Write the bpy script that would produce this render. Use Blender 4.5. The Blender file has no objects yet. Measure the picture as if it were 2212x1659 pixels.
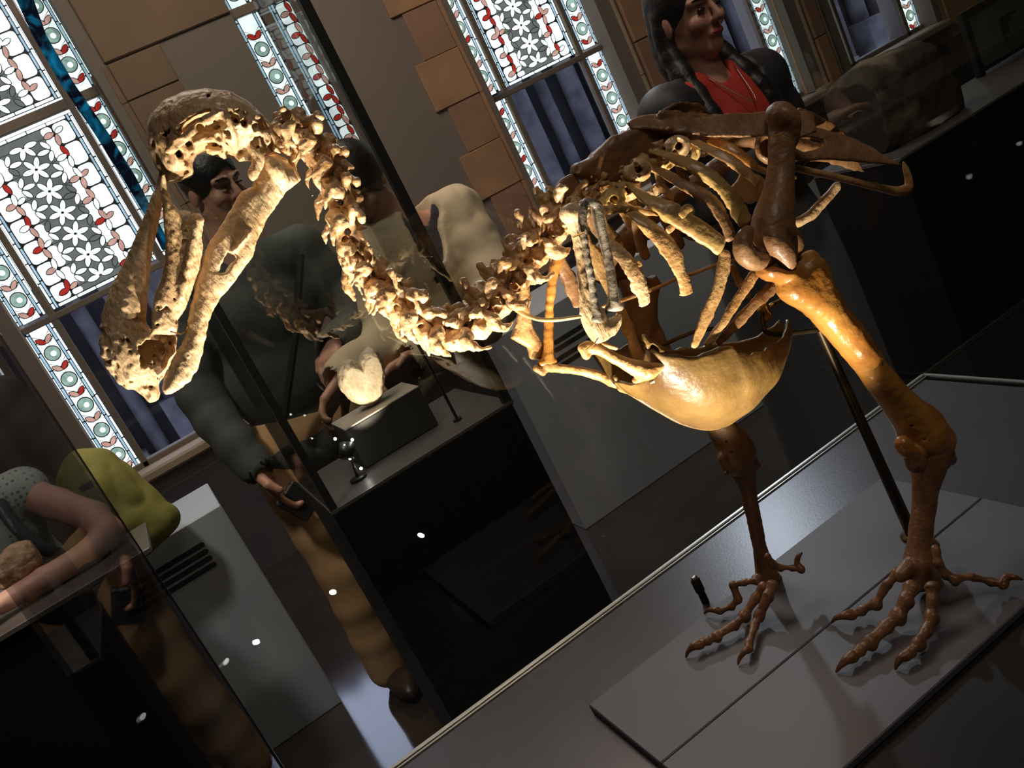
import bpy, math, random
import numpy as np
from mathutils import Vector, Matrix

random.seed(7)
scene = bpy.context.scene
COL = scene.collection
PI = math.pi

# ------------------------------------------------------------------ camera
# world x runs along the display case, y away from the viewer, z up (metres)
FPX = 2000.0
ROLL = math.radians(26.7)
PITCH = math.atan(FPX / 7680.0)
AZ = math.radians(71.1)
CAM = np.array([0.0, 0.0, 1.55])
_A = np.array([math.sin(AZ), math.cos(AZ), 0.0]); _N = np.array([-_A[1], _A[0], 0.0])
def _w(v): return np.array([v @ _A, v @ _N, v[2]])
_F = _w(np.array([0, math.cos(PITCH), -math.sin(PITCH)]))
_U = _w(np.array([0, math.sin(PITCH), math.cos(PITCH)]))
_R = _w(np.array([1.0, 0, 0]))
_X = math.cos(ROLL) * _R - math.sin(ROLL) * _U
_Y = math.sin(ROLL) * _R + math.cos(ROLL) * _U

cam_data = bpy.data.cameras.new('camera')
cam = bpy.data.objects.new('camera', cam_data)
COL.objects.link(cam)
cam_data.sensor_fit = 'HORIZONTAL'
cam_data.sensor_width = 36.0
cam_data.lens = 36.0 * FPX / 2212.0
cam_data.clip_start = 0.05
cam.matrix_world = Matrix(((_X[0], _Y[0], -_F[0], CAM[0]), (_X[1], _Y[1], -_F[1], CAM[1]),
                           (_X[2], _Y[2], -_F[2], CAM[2]), (0, 0, 0, 1)))
scene.camera = cam

# ------------------------------------------------------------------ world, exposure
scene.view_settings.view_transform = 'Standard'
scene.view_settings.look = 'None'
scene.view_settings.exposure = 0.0
scene.view_settings.gamma = 1.0
scene.view_settings.use_curve_mapping = False
world = bpy.data.worlds.new('overcast_daylight'); scene.world = world
world.use_nodes = True
world.node_tree.nodes['Background'].inputs[0].default_value = (0.66, 0.70, 0.82, 1)
world.node_tree.nodes['Background'].inputs[1].default_value = 3.6

def add_light(name, kind, loc, energy, color=(1, 1, 1), target=None, size=0.1, angle=60, blend=0.5):
    d = bpy.data.lights.new(name, kind); d.energy = energy; d.color = color
    if kind == 'AREA': d.size = size
    else: d.shadow_soft_size = size
    if kind == 'SPOT': d.spot_size = math.radians(angle); d.spot_blend = blend
    o = bpy.data.objects.new(name, d); COL.objects.link(o); o.location = loc
    if target is not None:
        o.rotation_euler = (Vector(target) - Vector(loc)).to_track_quat('-Z', 'Y').to_euler()
    return o
WARM = (1.0, 0.85, 0.66)
# four little uplights stand on the front rail of the case (bodies are built below)
UPL = [(-0.237, 0.575, 1.01), (-0.072, 0.575, 1.01), (0.064, 0.575, 1.01), (0.229, 0.575, 1.01)]
UPT = [(0.05, 0.74, 1.56), (0.13, 0.75, 1.60), (0.24, 0.75, 1.45), (0.50, 0.76, 1.36)]
UPE = [18.0, 34.0, 26.0, 21.0]
UPC = [70, 66, 60, 52]
for i, (l, t) in enumerate(zip(UPL, UPT)):
    ld = Vector(t) - Vector(l); ld.normalize()
    add_light('uplight_lamp', 'SPOT', Vector(l) + ld * 0.012, UPE[i], WARM, t, 0.008, UPC[i], 0.5)
# spot added for the upper window light: shadow and glare on the case floor
add_light('window_light_spot', 'SPOT', (2.05, 3.5, 2.72), 48.0, (0.80, 0.88, 1.0), (0.5, 0.75, 0.98), 0.05, 26, 0.7)
# dim ceiling lighting of the gallery, then added fill lamps
add_light('ceiling_lamp', 'AREA', (0.9, 3.2, 4.0), 60.0, (1.0, 0.80, 0.66), (0.9, 3.6, 0.0), 1.6)
add_light('visitor_fill', 'SPOT', (-0.5, 1.35, 3.9), 150.0, (1.0, 0.90, 0.80), (0.0, 3.1, 0.7), 0.15, 46, 0.9)  # added fill, brightens the visitors and the grey plinths
add_light('right_fill', 'SPOT', (1.6, 0.9, 3.9), 70.0, (1.0, 0.86, 0.74), (1.75, 2.5, 1.2), 0.15, 50, 0.9)  # added fill, brightens the woman with the black hair
add_light('front_fill', 'AREA', (1.0, -0.8, 4.0), 16.0, (1.0, 0.82, 0.66), (1.0, 1.5, 0.9), 1.0)  # unseen fill added for the sides that face the viewer

# ------------------------------------------------------------------ projection helpers
def ray(px, py): return _F + (px - 1106.0) / FPX * _X - (py - 829.5) / FPX * _Y
def at_y(px, py, y):
    d = ray(px, py); return CAM + d * (y / d[1])
def at_z(px, py, z):
    d = ray(px, py); return CAM + d * ((z - CAM[2]) / d[2])
MED = 0.744                                   # y of the bird's median plane
def P(px, py, s=0.0): return at_y(px, py, MED - s)   # s: metres from the median plane towards the viewer
def ppm(p): return float((np.asarray(p) - CAM) @ _F) / FPX  # metres per pixel at a point

# ------------------------------------------------------------------ materials
def mat(name, color, rough=0.5, metal=0.0, var=None, nscale=20.0, bump=0.0, bscale=None, coat=0.0, detail=6,
        ramp=(0.35, 0.65), spec=None, stretch=None):
    m = bpy.data.materials.new(name); m.use_nodes = True
    nt = m.node_tree; b = nt.nodes['Principled BSDF']
    b.inputs['Base Color'].default_value = (*color, 1)
    b.inputs['Roughness'].default_value = rough
    b.inputs['Metallic'].default_value = metal
    if coat: b.inputs['Coat Weight'].default_value = coat; b.inputs['Coat Roughness'].default_value = min(0.15, rough)
    if spec is not None: b.inputs['Specular IOR Level'].default_value = spec
    tc = nt.nodes.new('ShaderNodeTexCoord')
    nz = nt.nodes.new('ShaderNodeTexNoise'); nz.inputs['Scale'].default_value = nscale
    nz.inputs['Detail'].default_value = detail
    nt.links.new(tc.outputs['Object'], nz.inputs['Vector'])
    if var is not None:
        cr = nt.nodes.new('ShaderNodeValToRGB')
        cr.color_ramp.elements[0].position = ramp[0]; cr.color_ramp.elements[0].color = (*color, 1)
        cr.color_ramp.elements[1].position = ramp[1]; cr.color_ramp.elements[1].color = (*var, 1)
        nt.links.new(nz.outputs['Fac'], cr.inputs['Fac'])
        nt.links.new(cr.outputs['Color'], b.inputs['Base Color'])
    if bump:
        n2 = nt.nodes.new('ShaderNodeTexNoise'); n2.inputs['Scale'].default_value = bscale or nscale * 3
        n2.inputs['Detail'].default_value = 8
        if stretch:
            mp = nt.nodes.new('ShaderNodeMapping'); mp.inputs['Scale'].default_value = stretch; mp.inputs['Rotation'].default_value = (0, 0.45, 0)
            nt.links.new(tc.outputs['Object'], mp.inputs['Vector']); nt.links.new(mp.outputs['Vector'], n2.inputs['Vector'])
        else: nt.links.new(tc.outputs['Object'], n2.inputs['Vector'])
        bp = nt.nodes.new('ShaderNodeBump'); bp.inputs['Strength'].default_value = bump
        bp.inputs['Distance'].default_value = 0.004
        nt.links.new(n2.outputs['Fac'], bp.inputs['Height'])
        nt.links.new(bp.outputs['Normal'], b.inputs['Normal'])
    return m
def emit(name, color, strength=1.0, nscale=12.0, lo=0.75, hi=1.1):
    m = bpy.data.materials.new(name); m.use_nodes = True
    nt = m.node_tree; nt.nodes.clear()
    out = nt.nodes.new('ShaderNodeOutputMaterial'); e = nt.nodes.new('ShaderNodeEmission')
    e.inputs['Color'].default_value = (*color, 1)
    tc = nt.nodes.new('ShaderNodeTexCoord'); nz = nt.nodes.new('ShaderNodeTexNoise')
    nz.inputs['Scale'].default_value = nscale
    mr = nt.nodes.new('ShaderNodeMapRange')
    mr.inputs['From Min'].default_value = 0.3; mr.inputs['From Max'].default_value = 0.7
    mr.inputs['To Min'].default_value = lo * strength; mr.inputs['To Max'].default_value = hi * strength
    nt.links.new(tc.outputs['Object'], nz.inputs['Vector']); nt.links.new(nz.outputs['Fac'], mr.inputs['Value'])
    nt.links.new(mr.outputs['Result'], e.inputs['Strength']); nt.links.new(e.outputs['Emission'], out.inputs['Surface'])
    return m
def glass(name, tint=(1, 1, 1), refl=1.0):
    """thin architectural glass: clear sheet whose mirror reflection follows Fresnel"""
    m = bpy.data.materials.new(name); m.use_nodes = True
    nt = m.node_tree; nt.nodes.clear()
    out = nt.nodes.new('ShaderNodeOutputMaterial'); mx = nt.nodes.new('ShaderNodeMixShader')
    t = nt.nodes.new('ShaderNodeBsdfTransparent'); t.inputs['Color'].default_value = (*tint, 1)
    g = nt.nodes.new('ShaderNodeBsdfGlossy'); g.inputs['Roughness'].default_value = 0.0
    g.inputs['Color'].default_value = (refl, refl, refl, 1)
    fr = nt.nodes.new('ShaderNodeFresnel'); fr.inputs['IOR'].default_value = 1.5
    ge = nt.nodes.new('ShaderNodeNewGeometry'); ma = nt.nodes.new('ShaderNodeMath'); ma.operation = 'MULTIPLY_ADD'
    ma.inputs[1].default_value = 1 / 1.5 - 1.5; ma.inputs[2].default_value = 1.5   # same sheet from either face
    nt.links.new(ge.outputs['Backfacing'], ma.inputs[0]); nt.links.new(ma.outputs[0], fr.inputs['IOR'])
    nt.links.new(fr.outputs['Fac'], mx.inputs['Fac'])
    nt.links.new(t.outputs['BSDF'], mx.inputs[1]); nt.links.new(g.outputs['BSDF'], mx.inputs[2])
    nt.links.new(mx.outputs['Shader'], out.inputs['Surface'])
    return m

BONE = mat('bone_pale', (0.70, 0.52, 0.31), 0.46, var=(0.42, 0.27, 0.13), nscale=24, bump=0.9, bscale=190, coat=0.1, stretch=(1.0, 1.0, 0.35))
BONE_NECK = mat('bone_neck', (0.70, 0.50, 0.28), 0.32, var=(0.42, 0.24, 0.10), nscale=45, bump=0.5, bscale=200, coat=0.4)
TAN = mat('bone_tan', (0.60, 0.38, 0.16), 0.36, var=(0.34, 0.18, 0.06), nscale=40, bump=0.5, bscale=180, coat=0.4)
AMBER = mat('bone_amber', (0.50, 0.245, 0.05), 0.32, var=(0.33, 0.13, 0.025), nscale=26, bump=0.35, bscale=140, coat=0.5)
YELLOW = mat('bone_yellow', (0.62, 0.43, 0.15), 0.40, var=(0.32, 0.19, 0.06), nscale=22, bump=0.45, bscale=90, coat=0.3)
BROWN = mat('bone_brown', (0.30, 0.165, 0.07), 0.5, var=(0.18, 0.09, 0.036), nscale=30, bump=0.4, bscale=150, coat=0.12)
FOOTB = mat('bone_foot', (0.24, 0.115, 0.048), 0.45, var=(0.14, 0.065, 0.028), nscale=45, bump=0.4, bscale=170, coat=0.2)
STERN = mat('bone_ochre', (0.20, 0.122, 0.034), 0.42, var=(0.085, 0.045, 0.013), nscale=17, bump=0.6, bscale=70, coat=0.25, ramp=(0.40, 0.72))
GREYB = mat('bone_grey', (0.34, 0.30, 0.23), 0.40, var=(0.13, 0.11, 0.08), nscale=60, bump=0.5, bscale=200, coat=0.3)
CLAW = mat('claw_brown', (0.22, 0.09, 0.035), 0.35, var=(0.12, 0.05, 0.02), nscale=60, bump=0.2)
BRASS = mat('brass_wire', (0.55, 0.36, 0.10), 0.32, metal=1.0)
DARKBRASS = mat('dark_brass', (0.07, 0.052, 0.03), 0.40, metal=0.8, var=(0.20, 0.14, 0.05), nscale=14, ramp=(0.55, 0.7))
YCORD = mat('waxed_cord', (0.70, 0.52, 0.22), 0.5)
BLACKM = mat('black_metal', (0.012, 0.012, 0.013), 0.45)
BLACKP = mat('black_panel', (0.006, 0.006, 0.007), 0.55, spec=0.25)
DECK = mat('dark_deck', (0.07, 0.068, 0.08), 0.30, metal=0.35, var=(0.08, 0.076, 0.088), nscale=8, bump=0.03, bscale=300)
BOARD = mat('pale_board', (0.075, 0.079, 0.105), 0.48, var=(0.086, 0.090, 0.116), nscale=9, bump=0.02, bscale=400)
ALU = mat('aluminium_trim', (0.45, 0.45, 0.43), 0.35, metal=0.9)
GREY = mat('grey_panel', (0.34, 0.375, 0.42), 0.45, var=(0.37, 0.405, 0.45), nscale=3)
SLOT = mat('slot_black', (0.01, 0.01, 0.012), 0.8)
FLOOR = mat('dark_oak_floor', (0.022, 0.017, 0.015), 0.09, var=(0.034, 0.025, 0.020), nscale=5, coat=1.0)
PLASTER = mat('grey_plaster', (0.21, 0.178, 0.155), 0.85, var=(0.225, 0.19, 0.165), nscale=2.0, bump=0.1, bscale=60)
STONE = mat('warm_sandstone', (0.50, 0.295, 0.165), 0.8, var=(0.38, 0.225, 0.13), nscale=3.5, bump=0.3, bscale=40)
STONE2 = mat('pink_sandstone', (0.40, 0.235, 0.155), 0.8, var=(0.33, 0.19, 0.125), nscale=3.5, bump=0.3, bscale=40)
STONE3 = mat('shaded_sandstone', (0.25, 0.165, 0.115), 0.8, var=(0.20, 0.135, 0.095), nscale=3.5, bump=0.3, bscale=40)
PALESTONE = mat('pale_stone', (0.42, 0.33, 0.24), 0.75, var=(0.34, 0.26, 0.19), nscale=6, bump=0.2, bscale=40)
MULL = mat('stone_mullion', (0.22, 0.18, 0.14), 0.7, var=(0.18, 0.15, 0.12), nscale=8)
CEIL = mat('ceiling_plaster', (0.30, 0.25, 0.20), 0.9)
CLEAR = glass('case_glass', (0.96, 0.98, 0.97))
TINT = glass('end_glass', (0.80, 0.80, 0.84), 0.45)
ARGLASS = glass('museum_glass', (0.97, 0.98, 0.97), 0.22)
PANE = glass('window_glass', (0.8, 0.82, 0.9), 0.5)
OUTSTONE = mat('weathered_stone', (0.075, 0.075, 0.092), 0.9, var=(0.17, 0.165, 0.185), nscale=7, bump=0.3, bscale=12)
OUTDARK = mat('shadowed_stone', (0.032, 0.033, 0.045), 0.9, var=(0.065, 0.065, 0.078), nscale=5)
G_WHITE = emit('white_leaded_glass', (0.88, 0.96, 1.0), 1.75, 9, 0.72, 1.1)
G_BLUE = emit('pale_blue_glass', (0.50, 0.74, 0.95), 0.95, 14)
G_RED = emit('red_glass', (0.80, 0.06, 0.045), 0.62, 20)
G_PINK = emit('pink_glass', (0.92, 0.52, 0.45), 0.80, 20)
G_GREY = emit('grey_glass', (0.30, 0.32, 0.30), 0.60, 10)
G_GREEN = emit('green_roundel_glass', (0.50, 0.72, 0.64), 0.80, 30, 0.6, 1.15)
LEAD = mat('lead_came', (0.02, 0.025, 0.03), 0.6)
LED = emit('led_lens', (1.0, 0.97, 0.90), 40.0, 1, 1, 1)
SKIN = mat('skin', (0.50, 0.26, 0.18), 0.5, var=(0.44, 0.21, 0.14), nscale=18)
SKINL = mat('light_skin', (0.60, 0.36, 0.27), 0.5, var=(0.54, 0.30, 0.22), nscale=12)
LIP = mat('lips', (0.45, 0.10, 0.09), 0.45)
EYE = mat('eye', (0.03, 0.02, 0.018), 0.2)
HAIR = mat('black_hair', (0.008, 0.007, 0.008), 0.42, bump=0.5, bscale=90)
HAIRB = mat('brown_hair', (0.06, 0.035, 0.018), 0.5, bump=0.5, bscale=90)

# ------------------------------------------------------------------ object helpers
def link(o, parent=None):
    COL.objects.link(o)
    if parent is not None: o.parent = parent
    return o
def tag(o, label=None, cat=None, group=None, kind=None):
    if label: o['label'] = label
    if cat: o['category'] = cat
    if group: o['group'] = group
    if kind: o['kind'] = kind
    return o
ORIGIN = {}
def thing(name, label, cat, loc=(0, 0, 0), group=None, kind=None):
    o = bpy.data.objects.new(name, None); o.empty_display_size = 0.05
    o.location = loc; link(o); ORIGIN[o.name] = np.array(loc, float)
    return tag(o, label, cat, group, kind)
def org(parent):
    v = np.zeros(3)
    while parent is not None:
        v = v + np.array(parent.location); parent = parent.parent
    return v
def mesh_obj(name, verts, faces, mats, parent=None, smooth=True, fmat=None):
    v = np.asarray(verts, float) - org(parent)
    me = bpy.data.meshes.new(name)
    me.from_pydata(v.tolist(), [], faces)
    for m in (mats if isinstance(mats, (list, tuple)) else [mats]): me.materials.append(m)
    if fmat is not None: me.polygons.foreach_set('material_index', fmat)
    if smooth: me.polygons.foreach_set('use_smooth', [True] * len(me.polygons))
    me.update()
    return link(bpy.data.objects.new(name, me), parent)

class MB:
    """collects boxes, prisms and tubes into one mesh"""
    def __init__(s): s.v = []; s.f = []; s.m = []
    def add(s, vs, fs, mi=0):
        n = len(s.v); s.v += [tuple(map(float, p)) for p in vs]
        s.f += [tuple(n + i for i in f) for f in fs]; s.m += [mi] * len(fs); return s
    def box(s, x0, x1, y0, y1, z0, z1, mi=0):
        vs = [(x, y, z) for z in (z0, z1) for y in (y0, y1) for x in (x0, x1)]
        return s.add(vs, [(0, 2, 3, 1), (4, 5, 7, 6), (0, 1, 5, 4), (1, 3, 7, 5), (3, 2, 6, 7), (2, 0, 4, 6)], mi)
    def bbox(s, x0, x1, y0, y1, z0, z1, b=0.004, mi=0):
        """box with chamfered edges"""
        def ring(z, i): return [(x0 + i, y0, z), (x1 - i, y0, z), (x1, y0 + i, z), (x1, y1 - i, z), (x1 - i, y1, z), (x0 + i, y1, z), (x0, y1 - i, z), (x0, y0 + i, z)]
        def inner(z): 
            X0, X1, Y0, Y1 = x0 + b, x1 - b, y0 + b, y1 - b
            return [(X0, Y0, z), (X1, Y0, z), (X1, Y0, z), (X1, Y1, z), (X1, Y1, z), (X0, Y1, z), (X0, Y1, z), (X0, Y0, z)]
        r = [inner(z0), ring(z0 + b, b), ring(z1 - b, b), inner(z1)]
        vs = sum(r, []); fs = []
        for k in range(3):
            for i in range(8):
                j = (i + 1) % 8; fs.append((k * 8 + i, k * 8 + j, k * 8 + 8 + j, k * 8 + 8 + i))
        fs.append((7, 5, 3, 1)); fs.append((24, 26, 28, 30))
        return s.add(vs, fs, mi)
    def tube(s, pts, r, n=10, mi=0, cap=True):
        pts = [np.array(p, float) for p in pts]; m = len(pts)
        rr = r if hasattr(r, '__len__') else [r] * m
        up = None; vs = []
        for i, p in enumerate(pts):
            t = pts[min(i + 1, m - 1)] - pts[max(i - 1, 0)]; t /= (np.linalg.norm(t) + 1e-12)
            if up is None: up = np.array([0, 0, 1.0]) if abs(t[2]) < 0.9 else np.array([1.0, 0, 0])
            a = np.cross(t, up); a /= np.linalg.norm(a); b = np.cross(a, t); up = b
            for k in range(n):
                c = 2 * PI * k / n; vs.append(p + (a * math.cos(c) + b * math.sin(c)) * rr[i])
        fs = [(i * n + k, i * n + (k + 1) % n, (i + 1) * n + (k + 1) % n, (i + 1) * n + k) for i in range(m - 1) for k in range(n)]
        if cap: fs += [tuple(range(n))[::-1], tuple((m - 1) * n + k for k in range(n))]
        return s.add(vs, fs, mi)
    def build(s, name, mats, parent=None, smooth=False):
        return mesh_obj(name, s.v, s.f, mats, parent, smooth, s.m)

def catmull(pts, per=6):
    pts = [np.array(p, float) for p in pts]
    if len(pts) < 3: per_pts = [pts[0] + (pts[-1] - pts[0]) * t for t in np.linspace(0, 1, per + 1)]; return per_pts
    q = [2 * pts[0] - pts[1]] + pts + [2 * pts[-1] - pts[-2]]
    out = []
    for i in range(1, len(q) - 2):
        p0, p1, p2, p3 = q[i - 1], q[i], q[i + 1], q[i + 2]
        for k in range(per):
            t = k / per
            out.append(0.5 * (2 * p1 + (p2 - p0) * t + (2 * p0 - 5 * p1 + 4 * p2 - p3) * t * t + (3 * p1 - p0 - 3 * p2 + p3) * t ** 3))
    out.append(q[-2]); return out

# smooth value noise
_rng = np.random.RandomState(3)
_LAT = _rng.rand(32, 32, 32).astype(np.float32) * 2 - 1
def vnoise(x, y, z, f, seed=0.0):
    x = x * f + seed * 7.3 + 100; y = y * f + seed * 3.1 + 100; z = z * f + seed * 5.7 + 100
    xi = np.floor(x).astype(int); yi = np.floor(y).astype(int); zi = np.floor(z).astype(int)
    fx = x - xi; fy = y - yi; fz = z - zi
    fx = fx * fx * (3 - 2 * fx); fy = fy * fy * (3 - 2 * fy); fz = fz * fz * (3 - 2 * fz)
    def L(a, b, c): return _LAT[(xi + a) & 31, (yi + b) & 31, (zi + c) & 31]
    c00 = L(0, 0, 0) * (1 - fx) + L(1, 0, 0) * fx; c10 = L(0, 1, 0) * (1 - fx) + L(1, 1, 0) * fx
    c01 = L(0, 0, 1) * (1 - fx) + L(1, 0, 1) * fx; c11 = L(0, 1, 1) * (1 - fx) + L(1, 1, 1) * fx
    return (c00 * (1 - fy) + c10 * fy) * (1 - fz) + (c01 * (1 - fy) + c11 * fy) * fz

# ------------------------------------------------------------------ carved solids (distance field -> surface)
class Vol:
    def __init__(s, lo, hi, vox):
        s.lo = np.array(lo, float); s.vox = vox
        s.n = np.maximum(np.ceil((np.array(hi) - s.lo) / vox).astype(int) + 1, 4)
        s.F = np.full(tuple(s.n), 1.0, np.float32)
    def box(s, lo, hi, pad):
        i0 = np.clip(np.floor((np.array(lo) - pad - s.lo) / s.vox).astype(int), 0, s.n - 1)
        i1 = np.clip(np.ceil((np.array(hi) + pad - s.lo) / s.vox).astype(int) + 1, 1, s.n)
        if np.any(i1 <= i0): return None, None
        ax = [(np.arange(i0[k], i1[k]) * s.vox + s.lo[k]).astype(np.float32) for k in range(3)]
        X, Y, Z = np.meshgrid(*ax, indexing='ij', sparse=True)
        return tuple(slice(a, b) for a, b in zip(i0, i1)), (X, Y, Z)
    def merge(s, sl, d, k=0.0, sub=False):
        A = s.F[sl]
        if sub: d = -d; A2 = -A; B2 = -d
        else: A2 = A; B2 = d
        if k > 0:
            h = np.clip(0.5 + 0.5 * (B2 - A2) / k, 0, 1); m = B2 * (1 - h) + A2 * h - k * h * (1 - h)
        else: m = np.minimum(A2, B2)
        s.F[sl] = -m if sub else m
    def cone(s, a, b, ra, rb, k=0.0, sub=False):
        a = np.array(a, float); b = np.array(b, float); r = max(ra, rb)
        sl, g = s.box(np.minimum(a, b) - r, np.maximum(a, b) + r, k + 3 * s.vox)
        if sl is None: return s
        X, Y, Z = g; ab = b - a; L2 = ab @ ab + 1e-12
        t = np.clip(((X - a[0]) * ab[0] + (Y - a[1]) * ab[1] + (Z - a[2]) * ab[2]) / L2, 0, 1)
        d = np.sqrt((X - a[0] - t * ab[0]) ** 2 + (Y - a[1] - t * ab[1]) ** 2 + (Z - a[2] - t * ab[2]) ** 2) - (ra + (rb - ra) * t)
        s.merge(sl, d, k, sub); return s
    def chain(s, pts, rad, k=0.0, sub=False, per=3):
        if len(pts) > 2:
            q = catmull([np.append(p, r) for p, r in zip(pts, rad)], per)
        else: q = [np.append(p, r) for p, r in zip(pts, rad)]
        for a, b in zip(q[:-1], q[1:]): s.cone(a[:3], b[:3], abs(a[3]), abs(b[3]), k, sub)
        return s
    def ell(s, c, r, ax=None, k=0.0, sub=False):
        """ellipsoid; ax: 3 orthonormal row vectors"""
        c = np.array(c, float); r = np.array(r, float); ax = np.eye(3) if ax is None else np.array(ax, float)
        ext = np.abs(ax.T) @ r
        sl, g = s.box(c - ext, c + ext, k + 3 * s.vox)
        if sl is None: return s
        X, Y, Z = g; X = X - c[0]; Y = Y - c[1]; Z = Z - c[2]
        u = [(X * a[0] + Y * a[1] + Z * a[2]) for a in ax]
        k0 = np.sqrt(sum((q / e) ** 2 for q, e in zip(u, r))); k1 = np.sqrt(sum((q / e ** 2) ** 2 for q, e in zip(u, r))) + 1e-9
        s.merge(sl, k0 * (k0 - 1.0) / k1, k, sub); return s
    def pillow(s, poly, y0, T, R, k=0.0, sub=False, gx=0.0, gz=0.0, edge=0.25, bend=None, rough=0.0, rf=120):
        """polygon in the x-z plane given thickness across y; rounded rim. poly: list of 3D points"""
        q = np.array([(p[0], p[2]) for p in poly]); c = q.mean(0)
        mg = T + abs(gx) * np.ptp(q[:, 0]) + abs(gz) * np.ptp(q[:, 1]) + (0.03 if bend else 0)
        sl, g = s.box((q[:, 0].min(), y0 - mg, q[:, 1].min()), (q[:, 0].max(), y0 + mg, q[:, 1].max()), k + 3 * s.vox)
        if sl is None: return s
        X, Y, Z = g; x = X[:, 0, :] + 0 * Z[:, 0, :]; z = Z[:, 0, :] + 0 * X[:, 0, :]
        if rough:
            x = x + rough * vnoise(x, x * 0, z, rf, 1); z = z + rough * vnoise(x, x * 0, z, rf, 2)
        d2 = np.full(x.shape, 1e9); ins = np.zeros(x.shape, bool); n = len(q)
        for i in range(n):
            a = q[i]; b = q[(i + 1) % n]; e = b - a
            t = np.clip(((x - a[0]) * e[0] + (z - a[1]) * e[1]) / (e @ e + 1e-12), 0, 1)
            d2 = np.minimum(d2, (x - a[0] - t * e[0]) ** 2 + (z - a[1] - t * e[1]) ** 2)
            cnd = (a[1] > z) != (b[1] > z)
            with np.errstate(divide='ignore', invalid='ignore'):
                xc = (b[0] - a[0]) * (z - a[1]) / (b[1] - a[1] + 1e-15) + a[0]
            ins ^= cnd & (x < xc)
        di = np.where(ins, np.sqrt(d2), -np.sqrt(d2))[:, None, :]
        u = np.clip(di / R, 0, 1); h = T * (edge + (1 - edge) * np.sqrt(np.clip(1 - (1 - u) ** 2, 0, 1)))
        yc = y0 + gx * (X - c[0]) + gz * (Z - c[1])
        if bend: yc = yc + bend(X, Z)
        dy = np.abs(Y - yc) - h
        d = np.maximum(dy, -di) ; out = np.sqrt(np.maximum(dy, 0) ** 2 + np.maximum(-di, 0) ** 2)
        d = np.where((dy > 0) & (-di > 0), out, d)
        s.merge(sl, d.astype(np.float32), k, sub); return s
    def noise(s, amp, f, seed=0, ridge=False):
        ax = [(np.arange(s.n[k]) * s.vox + s.lo[k]) for k in range(3)]
        near = np.argwhere(np.abs(s.F) < amp * 2.5 + 2 * s.vox)
        if len(near) == 0: return s
        i = tuple(near.T); v = vnoise(ax[0][i[0]], ax[1][i[1]], ax[2][i[2]], f, seed)
        if ridge: v = 1 - 2 * np.abs(v)
        s.F[i] += (amp * v).astype(np.float32); return s
    def pores(s, amp, f, thr, mask=None, seed=5):
        """spongy holes where noise is high"""
        ax = [(np.arange(s.n[k]) * s.vox + s.lo[k]) for k in range(3)]
        near = np.argwhere(s.F < 2 * s.vox); i = tuple(near.T)
        x, y, z = ax[0][i[0]], ax[1][i[1]], ax[2][i[2]]
        v = (vnoise(x, y, z, f, seed) - thr) * amp
        if mask is not None: v = np.where(mask(x, y, z), v, -1.0)
        s.F[i] = np.maximum(s.F[i], v.astype(np.float32)); return s
    def build(s, name, m, parent=None, smooth=True):
        F = s.F; F[0], F[-1], F[:, 0], F[:, -1], F[:, :, 0], F[:, :, -1] = (1.0,) * 6
        ins = F < 0; n = F.shape; cs = (n[0] - 1, n[1] - 1, n[2] - 1)
        acc = np.zeros(cs + (3,), np.float32); cnt = np.zeros(cs, np.float32); cross = []
        for a in range(3):
            s0 = [slice(None)] * 3; s1 = [slice(None)] * 3; s0[a] = slice(0, -1); s1[a] = slice(1, None)
            c = np.argwhere(ins[tuple(s0)] != ins[tuple(s1)]); i0 = tuple(c.T); c1 = c.copy(); c1[:, a] += 1
            f0 = F[i0]; f1 = F[tuple(c1.T)]; t = f0 / (f0 - f1)
            p = c.astype(np.float32); p[:, a] += t
            b1, b2 = [k for k in range(3) if k != a]
            for o1 in (0, 1):
                for o2 in (0, 1):
                    q = c.copy(); q[:, b1] -= o1; q[:, b2] -= o2
                    ok = np.all((q >= 0) & (q < np.array(cs)), axis=1); qi = tuple(q[ok].T)
                    for w in range(3): np.add.at(acc[..., w], qi, p[ok, w])
                    np.add.at(cnt, qi, 1)
            cross.append((a, b1, b2, c, f0 < 0))
        act = np.argwhere(cnt > 0); idx = np.full(cs, -1, int); idx[tuple(act.T)] = np.arange(len(act))
        V = acc[tuple(act.T)] / cnt[tuple(act.T)][:, None] * s.vox + s.lo
        Q = []
        for a, b1, b2, c, neg in cross:
            ok = (c[:, b1] > 0) & (c[:, b2] > 0) & (c[:, b1] < cs[b1]) & (c[:, b2] < cs[b2]); c = c[ok]; neg = neg[ok]
            def ix(o1, o2):
                q = c.copy(); q[:, b1] -= o1; q[:, b2] -= o2; return idx[tuple(q.T)]
            quad = np.stack([ix(0, 0), ix(1, 0), ix(1, 1), ix(0, 1)], 1)
            flip = neg if a != 1 else ~neg
            quad[flip] = quad[flip][:, ::-1]
            Q.append(quad[:, ::-1])
        Q = np.concatenate(Q); Q = Q[np.all(Q >= 0, axis=1)]
        V = V - org(parent)
        me = bpy.data.meshes.new(name)
        me.vertices.add(len(V)); me.vertices.foreach_set('co', V.astype(np.float32).ravel())
        me.loops.add(len(Q) * 4); me.loops.foreach_set('vertex_index', Q.astype(np.int32).ravel())
        me.polygons.add(len(Q)); me.polygons.foreach_set('loop_start', np.arange(0, len(Q) * 4, 4, dtype=np.int32))
        me.polygons.foreach_set('loop_total', np.full(len(Q), 4, np.int32))
        me.materials.append(m); me.update(calc_edges=True); me.validate()
        if smooth: me.polygons.foreach_set('use_smooth', [True] * len(me.polygons))
        return link(bpy.data.objects.new(name, me), parent)

def bounds(pts, pad):
    q = np.array(pts); return q.min(0) - pad, q.max(0) + pad

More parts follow.
